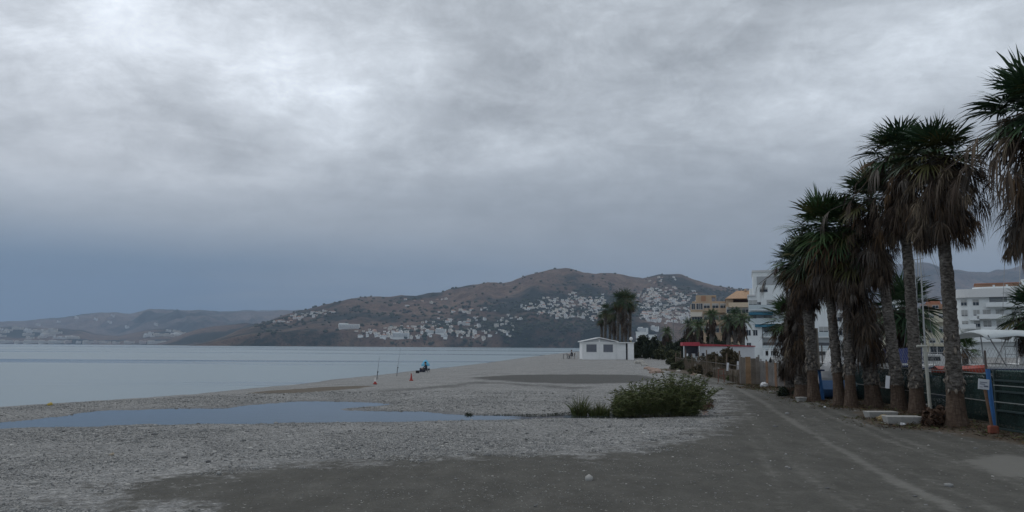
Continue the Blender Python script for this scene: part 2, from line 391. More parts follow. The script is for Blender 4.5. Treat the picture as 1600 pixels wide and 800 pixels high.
# ------------------------------------------------------------------ water
wm, t = newmat('sea_water')
tc = t.n('ShaderNodeTexCoord').outputs['Object']
wv = t.noise(t.mapping(tc, scale=(1.0, 1.6, 1)), 1.6, 5, .6); sw = t.noise(t.mapping(tc, scale=(.25, 1.0, 1), rot=(0, 0, R_(-8))), .12, 3, .5)
hh = t.m('ADD', t.m('MULTIPLY', wv, .16), t.m('MULTIPLY', sw, .6))
slick = t.smooth(t.noise(t.mapping(tc, scale=(.10, 1.0, 1), rot=(0, 0, R_(4))), .013, 5, .6, .3), .52, .60)
bp = t.n('ShaderNodeBump', {'Height': hh, 'Strength': t.m('SUBTRACT', .55, t.m('MULTIPLY', slick, .42)), 'Distance': .5}).outputs[0]
pbsdf(t, col=t.mix(slick, (.19, .26, .30, 1), (.10, .155, .20, 1)), rough=t.m('SUBTRACT', .34, t.m('MULTIPLY', slick, .24)), normal=bp, ior=1.33, spec=.5)
o = mesh_np('sea_water', [(-14000, -14000, SEA), (14000, -14000, SEA), (14000, 14000, SEA), (-14000, 14000, SEA)], [[(0, 1, 2, 3)]], wm)
tag(o, kind='structure')
pm, t = newmat('pool_water')
tc = t.n('ShaderNodeTexCoord').outputs['Object']
bp = t.n('ShaderNodeBump', {'Height': t.noise(tc, 2.5, 3, .5), 'Strength': .02, 'Distance': .05}).outputs[0]
pbsdf(t, col=(.045, .055, .06, 1), rough=.03, normal=bp, ior=1.33)
# the pool is one sheet a little larger than the hollow it fills; the banks rise through it
c = pool.mean(0); outl = []
for i in range(len(pool)):
    a, b = pool[i - 1], pool[(i + 1) % len(pool)]; tn = b - a; nn = np.array([tn[1], -tn[0]]) / (np.linalg.norm(tn) + 1e-9); outl.append(pool[i] + nn * .28)
me2 = bpy.data.meshes.new('lagoon_water'); me2.from_pydata([(x, y, POOL) for x, y in outl], [], [tuple(range(len(outl)))]); me2.materials.append(pm)
o = bpy.data.objects.new('lagoon_water', me2); COL.objects.link(o); tag(o, kind='structure')

# ------------------------------------------------------------------ hills
def hillmat(name, c_dry, c_bare, c_green, gscale, green=.5, loc=(0, 0, 0)):
    m, t = newmat(name)
    tc = t.n('ShaderNodeTexCoord').outputs['Object']
    tc = t.mapping(tc, loc=loc)
    a = t.noise(tc, gscale, 8, .62, .3); b = t.noise(tc, gscale * 6, 6, .7); cc = t.noise(tc, gscale * 26, 3, .7)
    col = t.mix(t.smooth(b, .38, .65), (*c_dry, 1), (*c_bare, 1))
    gm_ = t.m('ADD', t.m('MULTIPLY', a, .7), t.m('MULTIPLY', b, .3))
    col = t.mix(t.smooth(gm_, green - .04, green + .05), col, (*c_green, 1))
    dots = t.n('ShaderNodeTexVoronoi', {'Vector': tc, 'Scale': gscale * 45}).outputs['Distance']
    col = t.mix(t.m('MULTIPLY', t.smooth(dots, .42, .25), t.smooth(cc, .42, .56)), col, (*c_green, 1))
    bp = t.n('ShaderNodeBump', {'Height': t.m('ADD', b, t.m('MULTIPLY', cc, .5)), 'Strength': .9, 'Distance': 12}).outputs[0]
    pbsdf(t, col=col, rough=.95, spec=.1, normal=bp); return m
def interp_ridge(pts, px):
    xs, ys = zip(*pts); return np.interp(px, xs, ys)
class Hill:
    def __init__(s, name, pts, D0, D1, mat, px0, px1, n=420, nv=90, amp=.10, rough=.9, seed=1, power=.8, bluff=0.0, back=.35):
        s.pts, s.D0, s.D1, s.amp, s.seed, s.power, s.bluff = pts, D0, D1, amp, seed, power, bluff
        s.px0, s.px1, s.nv = px0, px1, nv
        px = np.linspace(px0, px1, n); v = np.concatenate([np.linspace(0, 1, nv), 1 + np.linspace(.02, 1, 14) * back])
        Vv = np.array([s.col(p, v, j) for j, p in enumerate(px)]).reshape(-1, 3)
        m = len(v); I = np.arange(n - 1)[:, None] * m + np.arange(m - 1)[None]
        F = np.stack([I, I + m, I + m + 1, I + 1], -1).reshape(-1, 4)
        o = mesh_np(name, Vv, [F], mat, smooth=True); tag(o, kind='structure'); s.obj = o
    def col(s, px, v, j=0):
        """height profile from the foot of the hill to its ridge and beyond, in one direction"""
        d0 = s.D0(px) if callable(s.D0) else s.D0; d1 = s.D1
        r = atY(px, interp_ridge(s.pts, px), d1); zr = max(r[2], 0.5) + 4
        k = r[0] / d1; Y = d0 + v * (d1 - d0); X = k * Y
        n1 = fbm(X / 420 + 5, Y / 420, s.seed, 5) - .5; n2 = 1 - 2 * np.abs(fbm(X / 260 + 3, Y / 700, s.seed + 40, 5) - .5) - .78
        vv = np.clip(v, 0, 1)
        win = np.sin(math.pi * np.clip(vv, 0, 1)) ** .8
        z = zr * (vv ** s.power) + s.bluff * sst(v, 0, .05) * (1 - vv) * float(sst(np.array([px]), 275, 420)[0]) + zr * s.amp * win * (n1 * 2.2 + n2 * 1.6)
        z = z + zr * .03 * sst(v, .9, 1.) * (n2 * 1.0 + (fbm(X / 60, Y / 300, s.seed + 9, 3) - .5) * 1.5)
        z = np.where(v > 1, z - (v - 1) * zr * 1.2, z) - 4
        return np.stack([X, Y, z], -1)
    def hit(s, px, py):
        v = np.linspace(0.01, 1, 260); C = s.col(px, v); yy = np.array([proj(p)[1] for p in C])
        i = np.argmax(yy <= py) if (yy <= py).any() else None
        return None if i is None else C[i]

RIDGE = [(270, 546), (300, 540), (330, 533), (352, 527), (372, 517), (400, 508), (418, 502), (432, 496), (452, 490), (470, 486), (492, 481), (510, 477), (530, 472), (548, 468), (570, 465), (592, 463.5), (610, 464), (628, 460.5), (650, 463), (668, 458), (690, 456.5), (700, 452), (722, 447.5), (745, 445), (762, 441), (782, 442), (800, 439), (818, 431.5), (838, 426), (858, 421.5), (880, 420.5), (897, 421.5), (912, 425.5), (930, 428), (950, 427), (972, 428.5), (990, 433), (1004, 436), (1014, 433.5), (1030, 430), (1050, 429), (1066, 430), (1085, 436), (1100, 441), (1120, 446), (1150, 451), (1200, 456), (1260, 462), (1340, 470), (1420, 480), (1600, 500), (1800, 520)]
hm_main = hillmat('hill_scrub', (.105, .068, .052), (.205, .142, .100), (.016, .024, .020), .0028, .505, (900, 0, 0))
hm_far = hillmat('mountain_scrub', (.10, .08, .075), (.21, .165, .14), (.022, .030, .028), .0011, .52)
main_hill = Hill('hillside', RIDGE, 2150, 3250, hm_main, 262, 1780, n=620, nv=110, amp=.17, seed=5, power=.85, bluff=34)
low_head = Hill('headland', [(230, 541), (262, 533), (285, 522), (310, 514), (335, 509), (360, 507), (385, 504), (410, 506), (440, 510), (500, 520), (560, 540)], 3300, 3900, hm_main, 228, 560, n=120, nv=40, amp=.1, seed=9)
coast_l = Hill('coast_slope', [(-260, 512), (-120, 514), (-40, 512), (20, 511), (60, 512.5), (95, 513), (130, 516), (150, 522), (185, 525), (215, 519), (240, 514), (262, 513), (285, 517), (300, 524), (340, 530), (420, 540)], 4200, 4900, hm_main, -260, 420, n=160, nv=40, amp=.08, seed=14)
far_l = Hill('mountain_range', [(-400, 500), (-200, 504), (-60, 502), (0, 503), (50, 500), (90, 498), (130, 492), (155, 489), (180, 488.5), (205, 490), (232, 483), (255, 482), (285, 485), (318, 485.5), (350, 487), (400, 487), (480, 484), (560, 490), (700, 505)], 5600, 7400, hm_far, -400, 700, n=300, nv=70, amp=.30, seed=21)
faint = Hill('distant_mountain', [(-200, 506), (120, 504), (250, 496), (310, 490), (345, 487), (375, 485), (400, 485), (440, 484), (480, 486), (560, 490), (700, 480), (900, 500)], 8600, 9900, hm_far, -200, 900, n=120, nv=30, amp=.08, seed=25)
far_r = Hill('mountain_ridge', [(1020, 500), (1100, 480), (1180, 460), (1250, 440), (1330, 424), (1390, 414), (1425, 410), (1450, 411.5), (1480, 419), (1510, 423), (1545, 426), (1556, 423), (1580, 420), (1600, 415), (1660, 400), (1760, 398), (1900, 410), (2200, 440)], 4200, 5600, hm_far, 1020, 2200, n=300, nv=60, amp=.12, seed=31)

# ------------------------------------------------------------------ haze
hz = MB().box((-11500, -11500, -8), (11500, 11500, 950)).build('haze', None)
tag(hz, kind='stuff')
hm = bpy.data.materials.new('haze_air'); hm.use_nodes = True; t = NT(hm.node_tree)
pv = t.n('ShaderNodeVolumePrincipled', {'Color': (.62, .78, 1.0, 1), 'Density': 0.00009, 'Anisotropy': 0.0})
t.n('ShaderNodeOutputMaterial', {1: pv.outputs[0]})
hz.data.materials.clear(); hz.data.materials.append(hm)

# ================================================================== BUILDINGS
def mwhite(): return M('white_render', (.80, .84, .84), .8, .06, 1.0)
GLASS = M('window_glass', (.035, .045, .055), .12, .2, 2.0, spec=.6)
SHUT = M('shutter', (.42, .43, .42), .7, .1, 3)
TILE = M('roof_tile', (.42, .20, .12), .85, .3, 3)
TAN = M('tan_render', (.50, .39, .28), .85, .10, .8)
TERRA = M('terracotta_render', (.40, .235, .155), .85, .12, .8)
CREAM = M('cream_render', (.60, .57, .45), .85, .08, .8)
DARKIN = M('dark_interior', (.03, .03, .035), .9, .2, 2)
STEEL = M('galvanised', (.34, .35, .36), .5, .2, 5, metal=.5)

def window(root, x, z, w, h, y=0.0, glass=None, shut=0.0, frame=None, name='window'):
    """window facing -y in the building's own space: a proud frame, a recessed pane, an optional half-lowered shutter"""
    f = MB(); t_ = .07
    for a, b in (((x - w/2, z), (x + w/2, z + t_)), ((x - w/2, z + h - t_), (x + w/2, z + h)), ((x - w/2, z + t_), (x - w/2 + t_, z + h - t_)), ((x + w/2 - t_, z + t_), (x + w/2, z + h - t_)), ((x - .03, z + t_), (x + .03, z + h - t_))):
        f.box((a[0], y - .06, a[1]), (b[0], y + .02, b[1]))
    fr = f.build(name, frame or M('window_frame', (.62, .63, .63), .6, .05), root)
    MB().box((x - w/2 + t_ + .002, y - .02, z + t_ + .002), (x + w/2 - t_ - .002, y + .01, z + h - t_ - .002)).build('pane', glass or GLASS, fr)
    if shut:
        MB().box((x - w/2 + t_ + .004, y - .045, z + h - t_ - shut * (h - 2 * t_)), (x + w/2 - t_ - .004, y - .024, z + h - t_ - .004)).build('shutter', SHUT, fr)
    return fr
def balcony(root, x0, x1, z, y, depth, mat, rail=None, h=.95):
    """slab, solid or glazed parapet, dark opening behind"""
    s = MB().box((x0, y - depth, z - .18), (x1, y + .01, z)); b = s.build('balcony', mat, root)
    p = MB().box((x0, y - depth, z + .003), (x1, y - depth + .1, z + h)).box((x0, y - depth + .1, z + .003), (x0 + .1, y - .003, z + h)).box((x1 - .1, y - depth + .1, z + .003), (x1, y - .003, z + h))
    p.build('parapet', rail or mat, b); return b

# --- white stepped block beside the palms (front faces the sea, to the west and south)
Yb = 150
def bx(px, Y): return atY(px, 540, Y)[0]
def bz(py, Y, px=1200): return atY(px, py, Y)[2]
x0 = bx(1165, Yb)
A_ = empty('apartment_building', (x0, Yb, 0), -math.atan2(x0, Yb), 'white stepped seafront apartment block with blue awnings beside the palm row', 'apartment building')
wx = lambda px: bx(px, Yb) - x0
wz = lambda py: bz(py, Yb)
b = MB()
b.box((wx(1172), 1.0, 0), (wx(1330), 16, wz(486))); b.box((wx(1171.5), 2.5, wz(486)), (wx(1290), 15, wz(462))); b.box((wx(1179), 2.6, wz(462)), (wx(1262), 14, wz(424)))
b.box((wx(1165), -.5, 0), (wx(1190), 1.0, wz(505))); b.box((wx(1159), .5, 0), (wx(1165) + .002, 8, wz(527)))
b.build('wall', mwhite(), A_)
r = MB(); r.box((wx(1178), 2.4, wz(424)), (wx(1263), 14.3, wz(421))); r.box((wx(1170), 2.2, wz(462)), (wx(1182.5), 15.2, wz(459.5))); r.build('roof', M('roof_slab', (.66, .67, .67), .8, .05), A_)
MB().box((wx(1185), 2.5, wz(444)), (wx(1240), 2.62, wz(431))).build('roof_terrace_shade', M('loggia_shade', (.40, .42, .43), .9, .05), A_)  # solid panel on the wall; the terrace recess's shade is put into its colour
for i, (pa, pb, py, yy) in enumerate([(1171, 1240, 484, .9), (1173, 1245, 505, .9), (1191, 1300, 526, .9), (1190, 1300, 547, .9)]):
    balcony(A_, wx(pa), wx(pb), wz(py) , yy, 1.6, mwhite(), M('balcony_glass', (.55, .62, .64), .3, .05), .9)
for px, py in ((1176, 503), (1200, 503), (1222, 503), (1178, 482), (1205, 482), (1230, 482), (1200, 524), (1222, 524), (1245, 524), (1262, 503), (1280, 524), (1300, 524), (1300, 503), (1310, 545)):
    window(A_, wx(px), wz(py), 1.7, 1.7, 1.0, shut=.5)
for px, py in ((1170, 525), (1180, 525), (1170, 545)): window(A_, wx(px), wz(py), .9, 1.2, -.5)
for pa, pb, py in ((1171, 1207, 492.5), (1180, 1212, 511.5)):
    MB().prism([(wx(pa), wz(py)), (wx(pb), wz(py)), (wx(pb), wz(py) + .5), (wx(pa), wz(py) + .5)], -1.2, .9).build('awning', M('blue_awning', (.04, .17, .26), .7, .1), A_)
for px in (1192, 1200, 1214, 1228):
    MB().box((wx(px) - .25, -1.3, 0), (wx(px) + .25, -.8, wz(546))).build('column', mwhite(), A_)
MB().box((wx(1192), .7, .3), (wx(1300), .98, wz(535))).build('ground_floor_shade', M('loggia_shade2', (.16, .17, .18), .9, .15), A_)  # dark panel behind the columns, coloured as the shade of an open floor
window(A_, wx(1195), wz(456), 1.6, 1.0, 2.6, shut=.4); window(A_, wx(1187), wz(478), .9, .9, 2.5)

# --- right-hand white block with rounded front
Yc = 165; cx = bx(1494, Yc)
C_ = empty('apartment_building', (cx, Yc, 0), -math.atan2(cx, Yc), 'white rounded apartment block with wide cornice and brick coloured penthouse at right', 'apartment building')
cxp = lambda px: bx(px, Yc) - cx; czp = lambda py: bz(py, Yc, 1540)
def rounded(x0, x1, y0, y1, r, z0, z1, mb):
    pts = [(x1, y1), (x0, y1)] + [(x0 + r - r * math.cos(a), y0 + r - r * math.sin(a)) for a in np.linspace(0, math.pi / 2, 7)] + [(x1, y0)]
    n = len(pts); V = [(x, y, z0) for x, y in pts] + [(x, y, z1) for x, y in pts]
    mb.add(V, [tuple(range(n)), tuple(range(n, 2 * n))[::-1]] + [(i, i + n, (i + 1) % n + n, (i + 1) % n) for i in range(n)])
b = MB(); rounded(cxp(1498), cxp(1680), 0, 12, 2.5, 0, czp(466), b); b.build('wall', mwhite(), C_)
b = MB(); rounded(cxp(1494), cxp(1690), -.9, 12.5, 3, czp(466) + .003, czp(453), b); b.build('cornice', M('cornice_white', (.74, .75, .74), .8, .04), C_)
b = MB(); rounded(cxp(1521), cxp(1690), 1, 11, 2.5, czp(453) + .003, czp(449.5), b); b.build('roof_parapet', mwhite(), C_)
b = MB().box((cxp(1526), 3, czp(449.5)), (cxp(1600), 10, czp(444))); pe = b.build('penthouse', TERRA, C_)
MB().box((cxp(1524), 2.6, czp(444) + .003), (cxp(1602), 10.4, czp(443))).build('penthouse_roof', TILE, pe)
MB().box((cxp(1586), 2.0, czp(449)), (cxp(1650), 9, czp(439))).build('stair_tower', mwhite(), C_)
for row, py in enumerate((478.5, 494.5, 511.5, 528.5)):
    for px in (1508, 1524, 1537.5, 1554.5, 1575, 1592, 1612):
        if row == 0 and px > 1530: continue
        window(C_, cxp(px), czp(py), 1.2 if px < 1530 else 1.5, 1.35, 0, shut=.85 if (px + row) % 2 else .45)
for x0_, x1_, py in ((1537, 1665, 480), (1514, 1527, 500), (1524, 1665, 498), (1494, 1522, 513), (1528, 1665, 517), (1505, 1665, 533)):
    balcony(C_, cxp(x0_), cxp(x1_), czp(py), 0, 1.5, mwhite(), h=.8)
MB().box((cxp(1542), .0 - .03, czp(480)), (cxp(1565), .1, czp(466))).build('terrace_shade', M('loggia_shade3', (.24, .26, .28), .9, .1), C_)  # grey sheet on a closed wall, painted as the terrace's shade
for px in (1549, 1566, 1584): MB().box((cxp(px) - .2, -.5, czp(451)), (cxp(px) + .2, -.1, czp(447.5))).build('chimney', mwhite(), C_)

# --- orange block between the two
Yo = 200; ox = bx(1440, Yo)
O_ = empty('apartment_building', (ox, Yo, 0), -math.atan2(ox, Yo), 'orange and cream apartment block partly hidden behind the palm trunks', 'apartment building')
oxp = lambda px: bx(px, Yo) - ox; ozp = lambda py: bz(py, Yo, 1470)
MB().box((oxp(1385), 0, 0), (oxp(1497), 12, ozp(484))).build('wall', CREAM, O_)
MB().box((oxp(1440), -.4, ozp(484) + .003), (oxp(1497), 12, ozp(476))).build('upper_storey', TERRA, O_)
b = MB(); b.prism([(oxp(1448), ozp(476) + .003), (oxp(1470), ozp(476) + .003), (oxp(1468), ozp(469)), (oxp(1452), ozp(468))], 1, 8); b.build('roof', TILE, O_)
for px in (1400, 1420, 1440, 1455, 1470, 1485):
    for py in (500, 520, 538): window(O_, oxp(px), ozp(py), 1.5, 1.6, 0, shut=.4)
for px in (1446, 1462, 1478): window(O_, oxp(px), ozp(483), 1.5, .9, -.4)
balcony(O_, oxp(1440), oxp(1497), ozp(503), 0, 1.3, CREAM)

# --- tan block in the middle distance
Yt = 195; tx = bx(1080, Yt)
T_ = empty('apartment_building', (tx, Yt, 0), -math.atan2(tx, Yt), 'tan flat roofed apartment block with stepped storeys behind the feathery palms', 'apartment building')
txp = lambda px: bx(px, Yt) - tx; tzp = lambda py: bz(py, Yt, 1120)
b = MB(); b.box((txp(1080), 0, 0), (txp(1142), 14, tzp(476))); b.box((txp(1083), 1, tzp(476)), (txp(1134), 13, tzp(471))); b.box((txp(1089), 2, tzp(471)), (txp(1113), 11, tzp(461)))
b.build('wall', TAN, T_)
MB().box((txp(1097), 1.7, tzp(473)), (txp(1104), 1.99, tzp(462.5))).build('brick_panel', TERRA, T_)
p = MB(); p.box((txp(1113.2), 2, tzp(463)), (txp(1120), 6, tzp(461))); p.box((txp(1119), 2, tzp(471)), (txp(1120), 2.4, tzp(463) - .003)); p.build('pergola', TAN, T_)
for px in (1084.5, 1092, 1096): window(T_, txp(px), tzp(484), 1.0, 1.6, 0)
for px in (1105, 1118, 1130):
    for py in (485, 503, 520): window(T_, txp(px), tzp(py), 1.6, 1.7, 0, shut=.3)
for px in (1086, 1094):
    for py in (503, 520): window(T_, txp(px), tzp(py), 1.4, 1.7, 0, shut=.3)
balcony(T_, txp(1101), txp(1140), tzp(488), 0, 1.2, TAN); balcony(T_, txp(1080), txp(1098), tzp(494), 0, 1.2, M('pale_parapet', (.68, .64, .56), .8, .05))
balcony(T_, txp(1101), txp(1140), tzp(506), 0, 1.2, TAN)

Yr = 185; rx = bx(1135, Yr)
Q_ = empty('apartment_building', (rx, Yr, 0), -math.atan2(rx, Yr), 'tan apartment block with tiled hip roof and deep shaded top loggia', 'apartment building')
rxp = lambda px: bx(px, Yr) - rx; rzp = lambda py: bz(py, Yr, 1160)
b = MB(); b.box((rxp(1135), 0, 0), (rxp(1200), 12, rzp(478))); b.box((rxp(1136), .5, rzp(478)), (rxp(1147), 11, rzp(467))); b.box((rxp(1147), 5, rzp(478)), (rxp(1190), 11, rzp(467)))
b.build('wall', TAN, Q_)
MB().box((rxp(1147.5), 4.9, rzp(478) + .01), (rxp(1172), 4.98, rzp(467.5))).build('loggia', M('loggia_back_shade', (.10, .05, .05), .9, .2), Q_)  # dark sheet on the back wall; the loggia's shade painted into its colour
h = MB(); zt, zb_ = rzp(452.5), rzp(467)
h.add([(rxp(1135), -.6, zb_), (rxp(1195), -.6, zb_), (rxp(1195), 12, zb_), (rxp(1135), 12, zb_), (rxp(1153), 5, zt), (rxp(1195), 5, zt)], [(0, 1, 5, 4), (1, 2, 5), (2, 3, 4, 5), (3, 0, 4), (0, 3, 2, 1)])
rf = h.build('roof', M('pan_tile', (.46, .30, .19), .85, .25, 2), Q_)
MB().box((rxp(1165), 4, rzp(453)), (rxp(1168), 5, rzp(450))).build('chimney', TAN, rf)
MB().box((rxp(1172), -.8, rzp(465)), (rxp(1179), 3, rzp(452))).build('stair_head', mwhite(), Q_)
balcony(Q_, rxp(1140), rxp(1172), rzp(479.5), 0, 1.4, M('cream_parapet', (.64, .52, .38), .8, .05))
for px in (1142, 1153, 1165):
    for py in (490, 507, 523): window(Q_, rxp(px), rzp(py), 1.7, 1.6, 0, shut=.4)

# --- white village houses low behind the trees (right of the kiosk)
def plain_house(px0, px1, pyt, pyb, Y, label, mat, roof='flat', name='house', cat='house', rz=0, dep=8, group=None):
    x0, x1 = bx(px0, Y), bx(px1, Y); mid = (px0 + px1) / 2; h_ = bz(pyt, Y, mid)
    g = empty(name, ((x0 + x1) / 2, Y, 0), rz - math.atan2(x0, Y), label, cat, group); w_ = (x1 - x0) / 2
    MB().box((-w_, 0, -1), (w_, dep, h_)).build('wall', mat, g)
    if roof == 'flat': MB().box((-w_ - .15, -.15, h_ + .003), (w_ + .15, dep + .15, h_ + .25)).build('roof', mat, g)
    else:
        rr_ = MB(); rr_.add([(-w_ - .3, -.3, h_), (w_ + .3, -.3, h_), (w_ + .3, dep + .3, h_), (-w_ - .3, dep + .3, h_), (-w_ - .3, dep / 2, h_ + 1.4), (w_ + .3, dep / 2, h_ + 1.4)], [(0, 1, 5, 4), (1, 2, 5), (2, 3, 4, 5), (3, 0, 4), (0, 3, 2, 1)]); rr_.build('roof', TILE, g)
    nst = max(1, int(h_ / 2.9))
    for k in range(nst):
        for q in np.linspace(-w_ + 1.2, w_ - 1.2, max(1, int(w_ / 1.4))):
            window(g, q, k * 2.9 + 1.0, 1.1, 1.2, 0)
    return g
plain_house(994, 1011, 519, 545, 330, 'white two storey house showing between the kiosk palms and dark trees', mwhite())
plain_house(1014, 1026, 524, 545, 300, 'small white house above the dark round tree right of the kiosk', mwhite())
plain_house(1004, 1012, 541, 556, 150, 'tiny white shed at the end of the beach path', mwhite(), dep=3)
plain_house(1395, 1418, 446, 540, 260, 'narrow white block seen between the second and third palms from the right', mwhite())
# long cream wall-like building behind the yard
plain_house(1335, 1480, 541, 566, 62, 'long low cream building behind the boatyard', CREAM, dep=9, name='boatyard_building', cat='building')

# ------------------------------------------------------------------ beach kiosk
Yk = gat(950, 562)[1]; kx = atY(910, 560, Yk)[0]
K = empty('beach_kiosk', (kx, Yk, gz(kx + 2, Yk)), 0, 'white gabled wooden beach kiosk with two dark windows on the shingle', 'kiosk')
u = Yk / 1194.0
kw = 53.5 * u; ke = 27.5 * u; ka = 33.5 * u; kd = 4.5
MW = M('kiosk_white', (.90, .91, .90), .6, .05, 2); MW2 = M('kiosk_trim', (.86, .87, .86), .5, .04, 2)
# boarded walls, with the windows as real openings
b = MB(); wx0, wx1, wx2, wx3 = 5.5 * u, 23 * u, 32 * u, 48.5 * u; wz0, wz1 = 11 * u, 24.5 * u
def boards(mb, x0, x1, z0, z1, y):
    n = max(1, round((z1 - z0) / .16)); st = (z1 - z0) / n
    for i in range(n): mb.box((x0, y - .012 * (i % 2), z0 + i * st), (x1, y + .06, z0 + (i + 1) * st - .012))
    mb.box((x0, y + .02, z0), (x1, y + .07, z1))
boards(b, .1, kw - .1, .05, wz0, 0); boards(b, .1, kw - .1, wz1, ke, 0)
for a, c in ((.1, wx0), (wx1, wx2), (wx3, kw - .1)): boards(b, a, c, wz0, wz1, 0)
b.box((0.02, .1, 0.03), (.1, kd, ke)); b.box((kw - .1, .1, .03), (kw - .02, kd, ke)); b.box((.1, kd - .1, .03), (kw - .1, kd, ke))
b.build('wall', MW, K)
g = MB(); g.prism([(0.15, ke + .003), (kw - .15, ke + .003), (kw / 2, ka - .10)], .02, .1); g.build('gable', M('gable_shade', (.62, .64, .65), .7, .05), K)
r = MB()
for s_ in (-1, 1):
    xe = kw / 2 + s_ * (kw / 2 + .22)
    r.prism([(kw / 2, ka), (xe, ke - .02), (xe, ke + .1), (kw / 2, ka + .12)][::s_], -.35, kd + .2)
r.build('roof', MW2, K)
tr_ = MB()
for x in (-.04, kw / 2 - .12, kw - .14): tr_.box((x, -.07, 0), (x + .2, -.015, ke + (.0 if x != kw / 2 - .12 else .45)))
tr_.box((0.16, -.06, ke - .18), (kw / 2 - .13, -.014, ke - .02)); tr_.box((kw / 2 + .09, -.06, ke - .18), (kw - .15, -.014, ke - .02)); tr_.box((.16, -.05, 0), (kw - .15, -.014, .14))
tr_.build('trim', MW2, K)
for a, c in ((wx0, wx1), (wx2, wx3)):
    f = MB(); q = .07
    f.box((a, -.04, wz0), (c, .02, wz0 + q)); f.box((a, -.04, wz1 - q), (c, .02, wz1)); f.box((a, -.04, wz0 + q), (a + q, .02, wz1 - q)); f.box((c - q, -.04, wz0 + q), (c, .02, wz1 - q))
    fo = f.build('window', MW2, K); MB().box((a + q, .0, wz0 + q), (c - q, .012, wz1 - q)).build('pane', M('plastic_pane', (.17, .185, .215), .15, .15, 1.2), fo)
# annexe on the right, with door slit and lamp
ax0, ax1, ah = 53.5 * u + .02, 79.5 * u, 27 * u
a_ = MB(); boards(a_, ax0, ax1 - 12 * u, .04, ah - .1, -.25); a_.box((ax1 - 9.5 * u, -.5, 0), (ax1, -.42, ah)); a_.box((ax1 - .08, -.42, 0), (ax1, 3.5, ah)); a_.box((ax0, -.16, .04), (ax1 - .1, 3.5, ah - .12))
an = a_.build('annexe_wall', MW, K)
MB().box((ax0 - .01, -.6, ah - .098), (ax1 + .08, 3.6, ah + .02)).build('annexe_roof', MW2, K)
MB().box((ax1 - 12 * u + .01, -.24, .04), (ax1 - 9.6 * u, -.17, ah - .11)).build('doorway_shade', M('door_shadow', (.05, .05, .06), .9, .1), K)  # dark panel closing the door slit, with the shadow painted into its colour
l = MB().tube([(ax1 - 4 * u, -.45, ah + .02), (ax1 - 4 * u, -.45, ah + .25)], .05).build('lamp_post', M('yellow_plate', (.45, .40, .20), .6, .1), K)
MB().ball((ax1 - 4 * u, -.45, ah + .5), .24).build('globe', M('globe_white', (.8, .8, .78), .3, .02), l, smooth=True)

# ------------------------------------------------------------------ long white shed with red roof end
Ys = 88; sx = bx(1067, Ys)
S = empty('beach_bar', (sx, Ys, 0), R_(-9), 'long low white beach bar with red canopy at its left end', 'bar')
u = Ys / 1194.0
MB().box((26 * u, 0, 0), (108 * u, 4, 1.85)).build('wall', M('corrugated_white', (.66, .68, .70), .6, .06, 6), S)
ww = MB()
for i in range(40): ww.box((26 * u + .06 + i * .148, -.03, .1), (26 * u + .1 + i * .148, -.002, 1.8))
ww.build('wall_ribs', M('rib_white', (.58, .60, .62), .6, .05), S)
MB().prism([(26 * u - .1, 1.853), (109 * u, 1.853), (109 * u, 1.95), (26 * u - .1, 2.15)], -.15, 4.2).build('roof', M('red_sheet', (.33, .05, .06), .6, .15, 3), S)
MB().prism([(-.1, 1.9), (24.5 * u, 1.9), (24.5 * u, 2.32), (-.1, 2.30)], -.9, 3).build('canopy', M('red_canopy', (.42, .05, .07), .6, .1, 3), S)
for x in (.05, 24 * u): MB().tube([(x, -.8, 0), (x, -.8, 1.9)], .05).build('post', mwhite(), S)
MB().box((.6, .8, 0), (26 * u - .003, 3, 1.0)).build('counter', mwhite(), S)
MB().box((.2, 3.0, 0), (26 * u - .003, 3.1, 1.9)).build('back_wall', M('bar_back', (.13, .14, .16), .8, .2), S)
for i, x in enumerate((.5, 1.3, 2.0)):
    c_ = empty('bar_stool', tuple(np.array([sx + x, Ys - 1.4 - .2 * i, 0])), 0.3 * i, None, None)
    tag(c_, 'dark stool standing under the red canopy of the beach bar', 'stool', 'dark stools under the red canopy')
    MB().box((-.2, -.2, .62), (.2, .2, .68)).build('seat', M('dark_plastic', (.03, .03, .035), .6, .1), c_)
    for lx, ly in ((-.17, -.17), (.17, -.17), (-.17, .17), (.17, .17)): MB().tube([(lx, ly, .62), (lx * 1.2, ly * 1.2, 0)], .02, 6).build('leg', MATS['dark_plastic'], c_)
    MB().box((-.2, .17, .72), (.2, .21, 1.1)).build('backrest', MATS['dark_plastic'], c_)

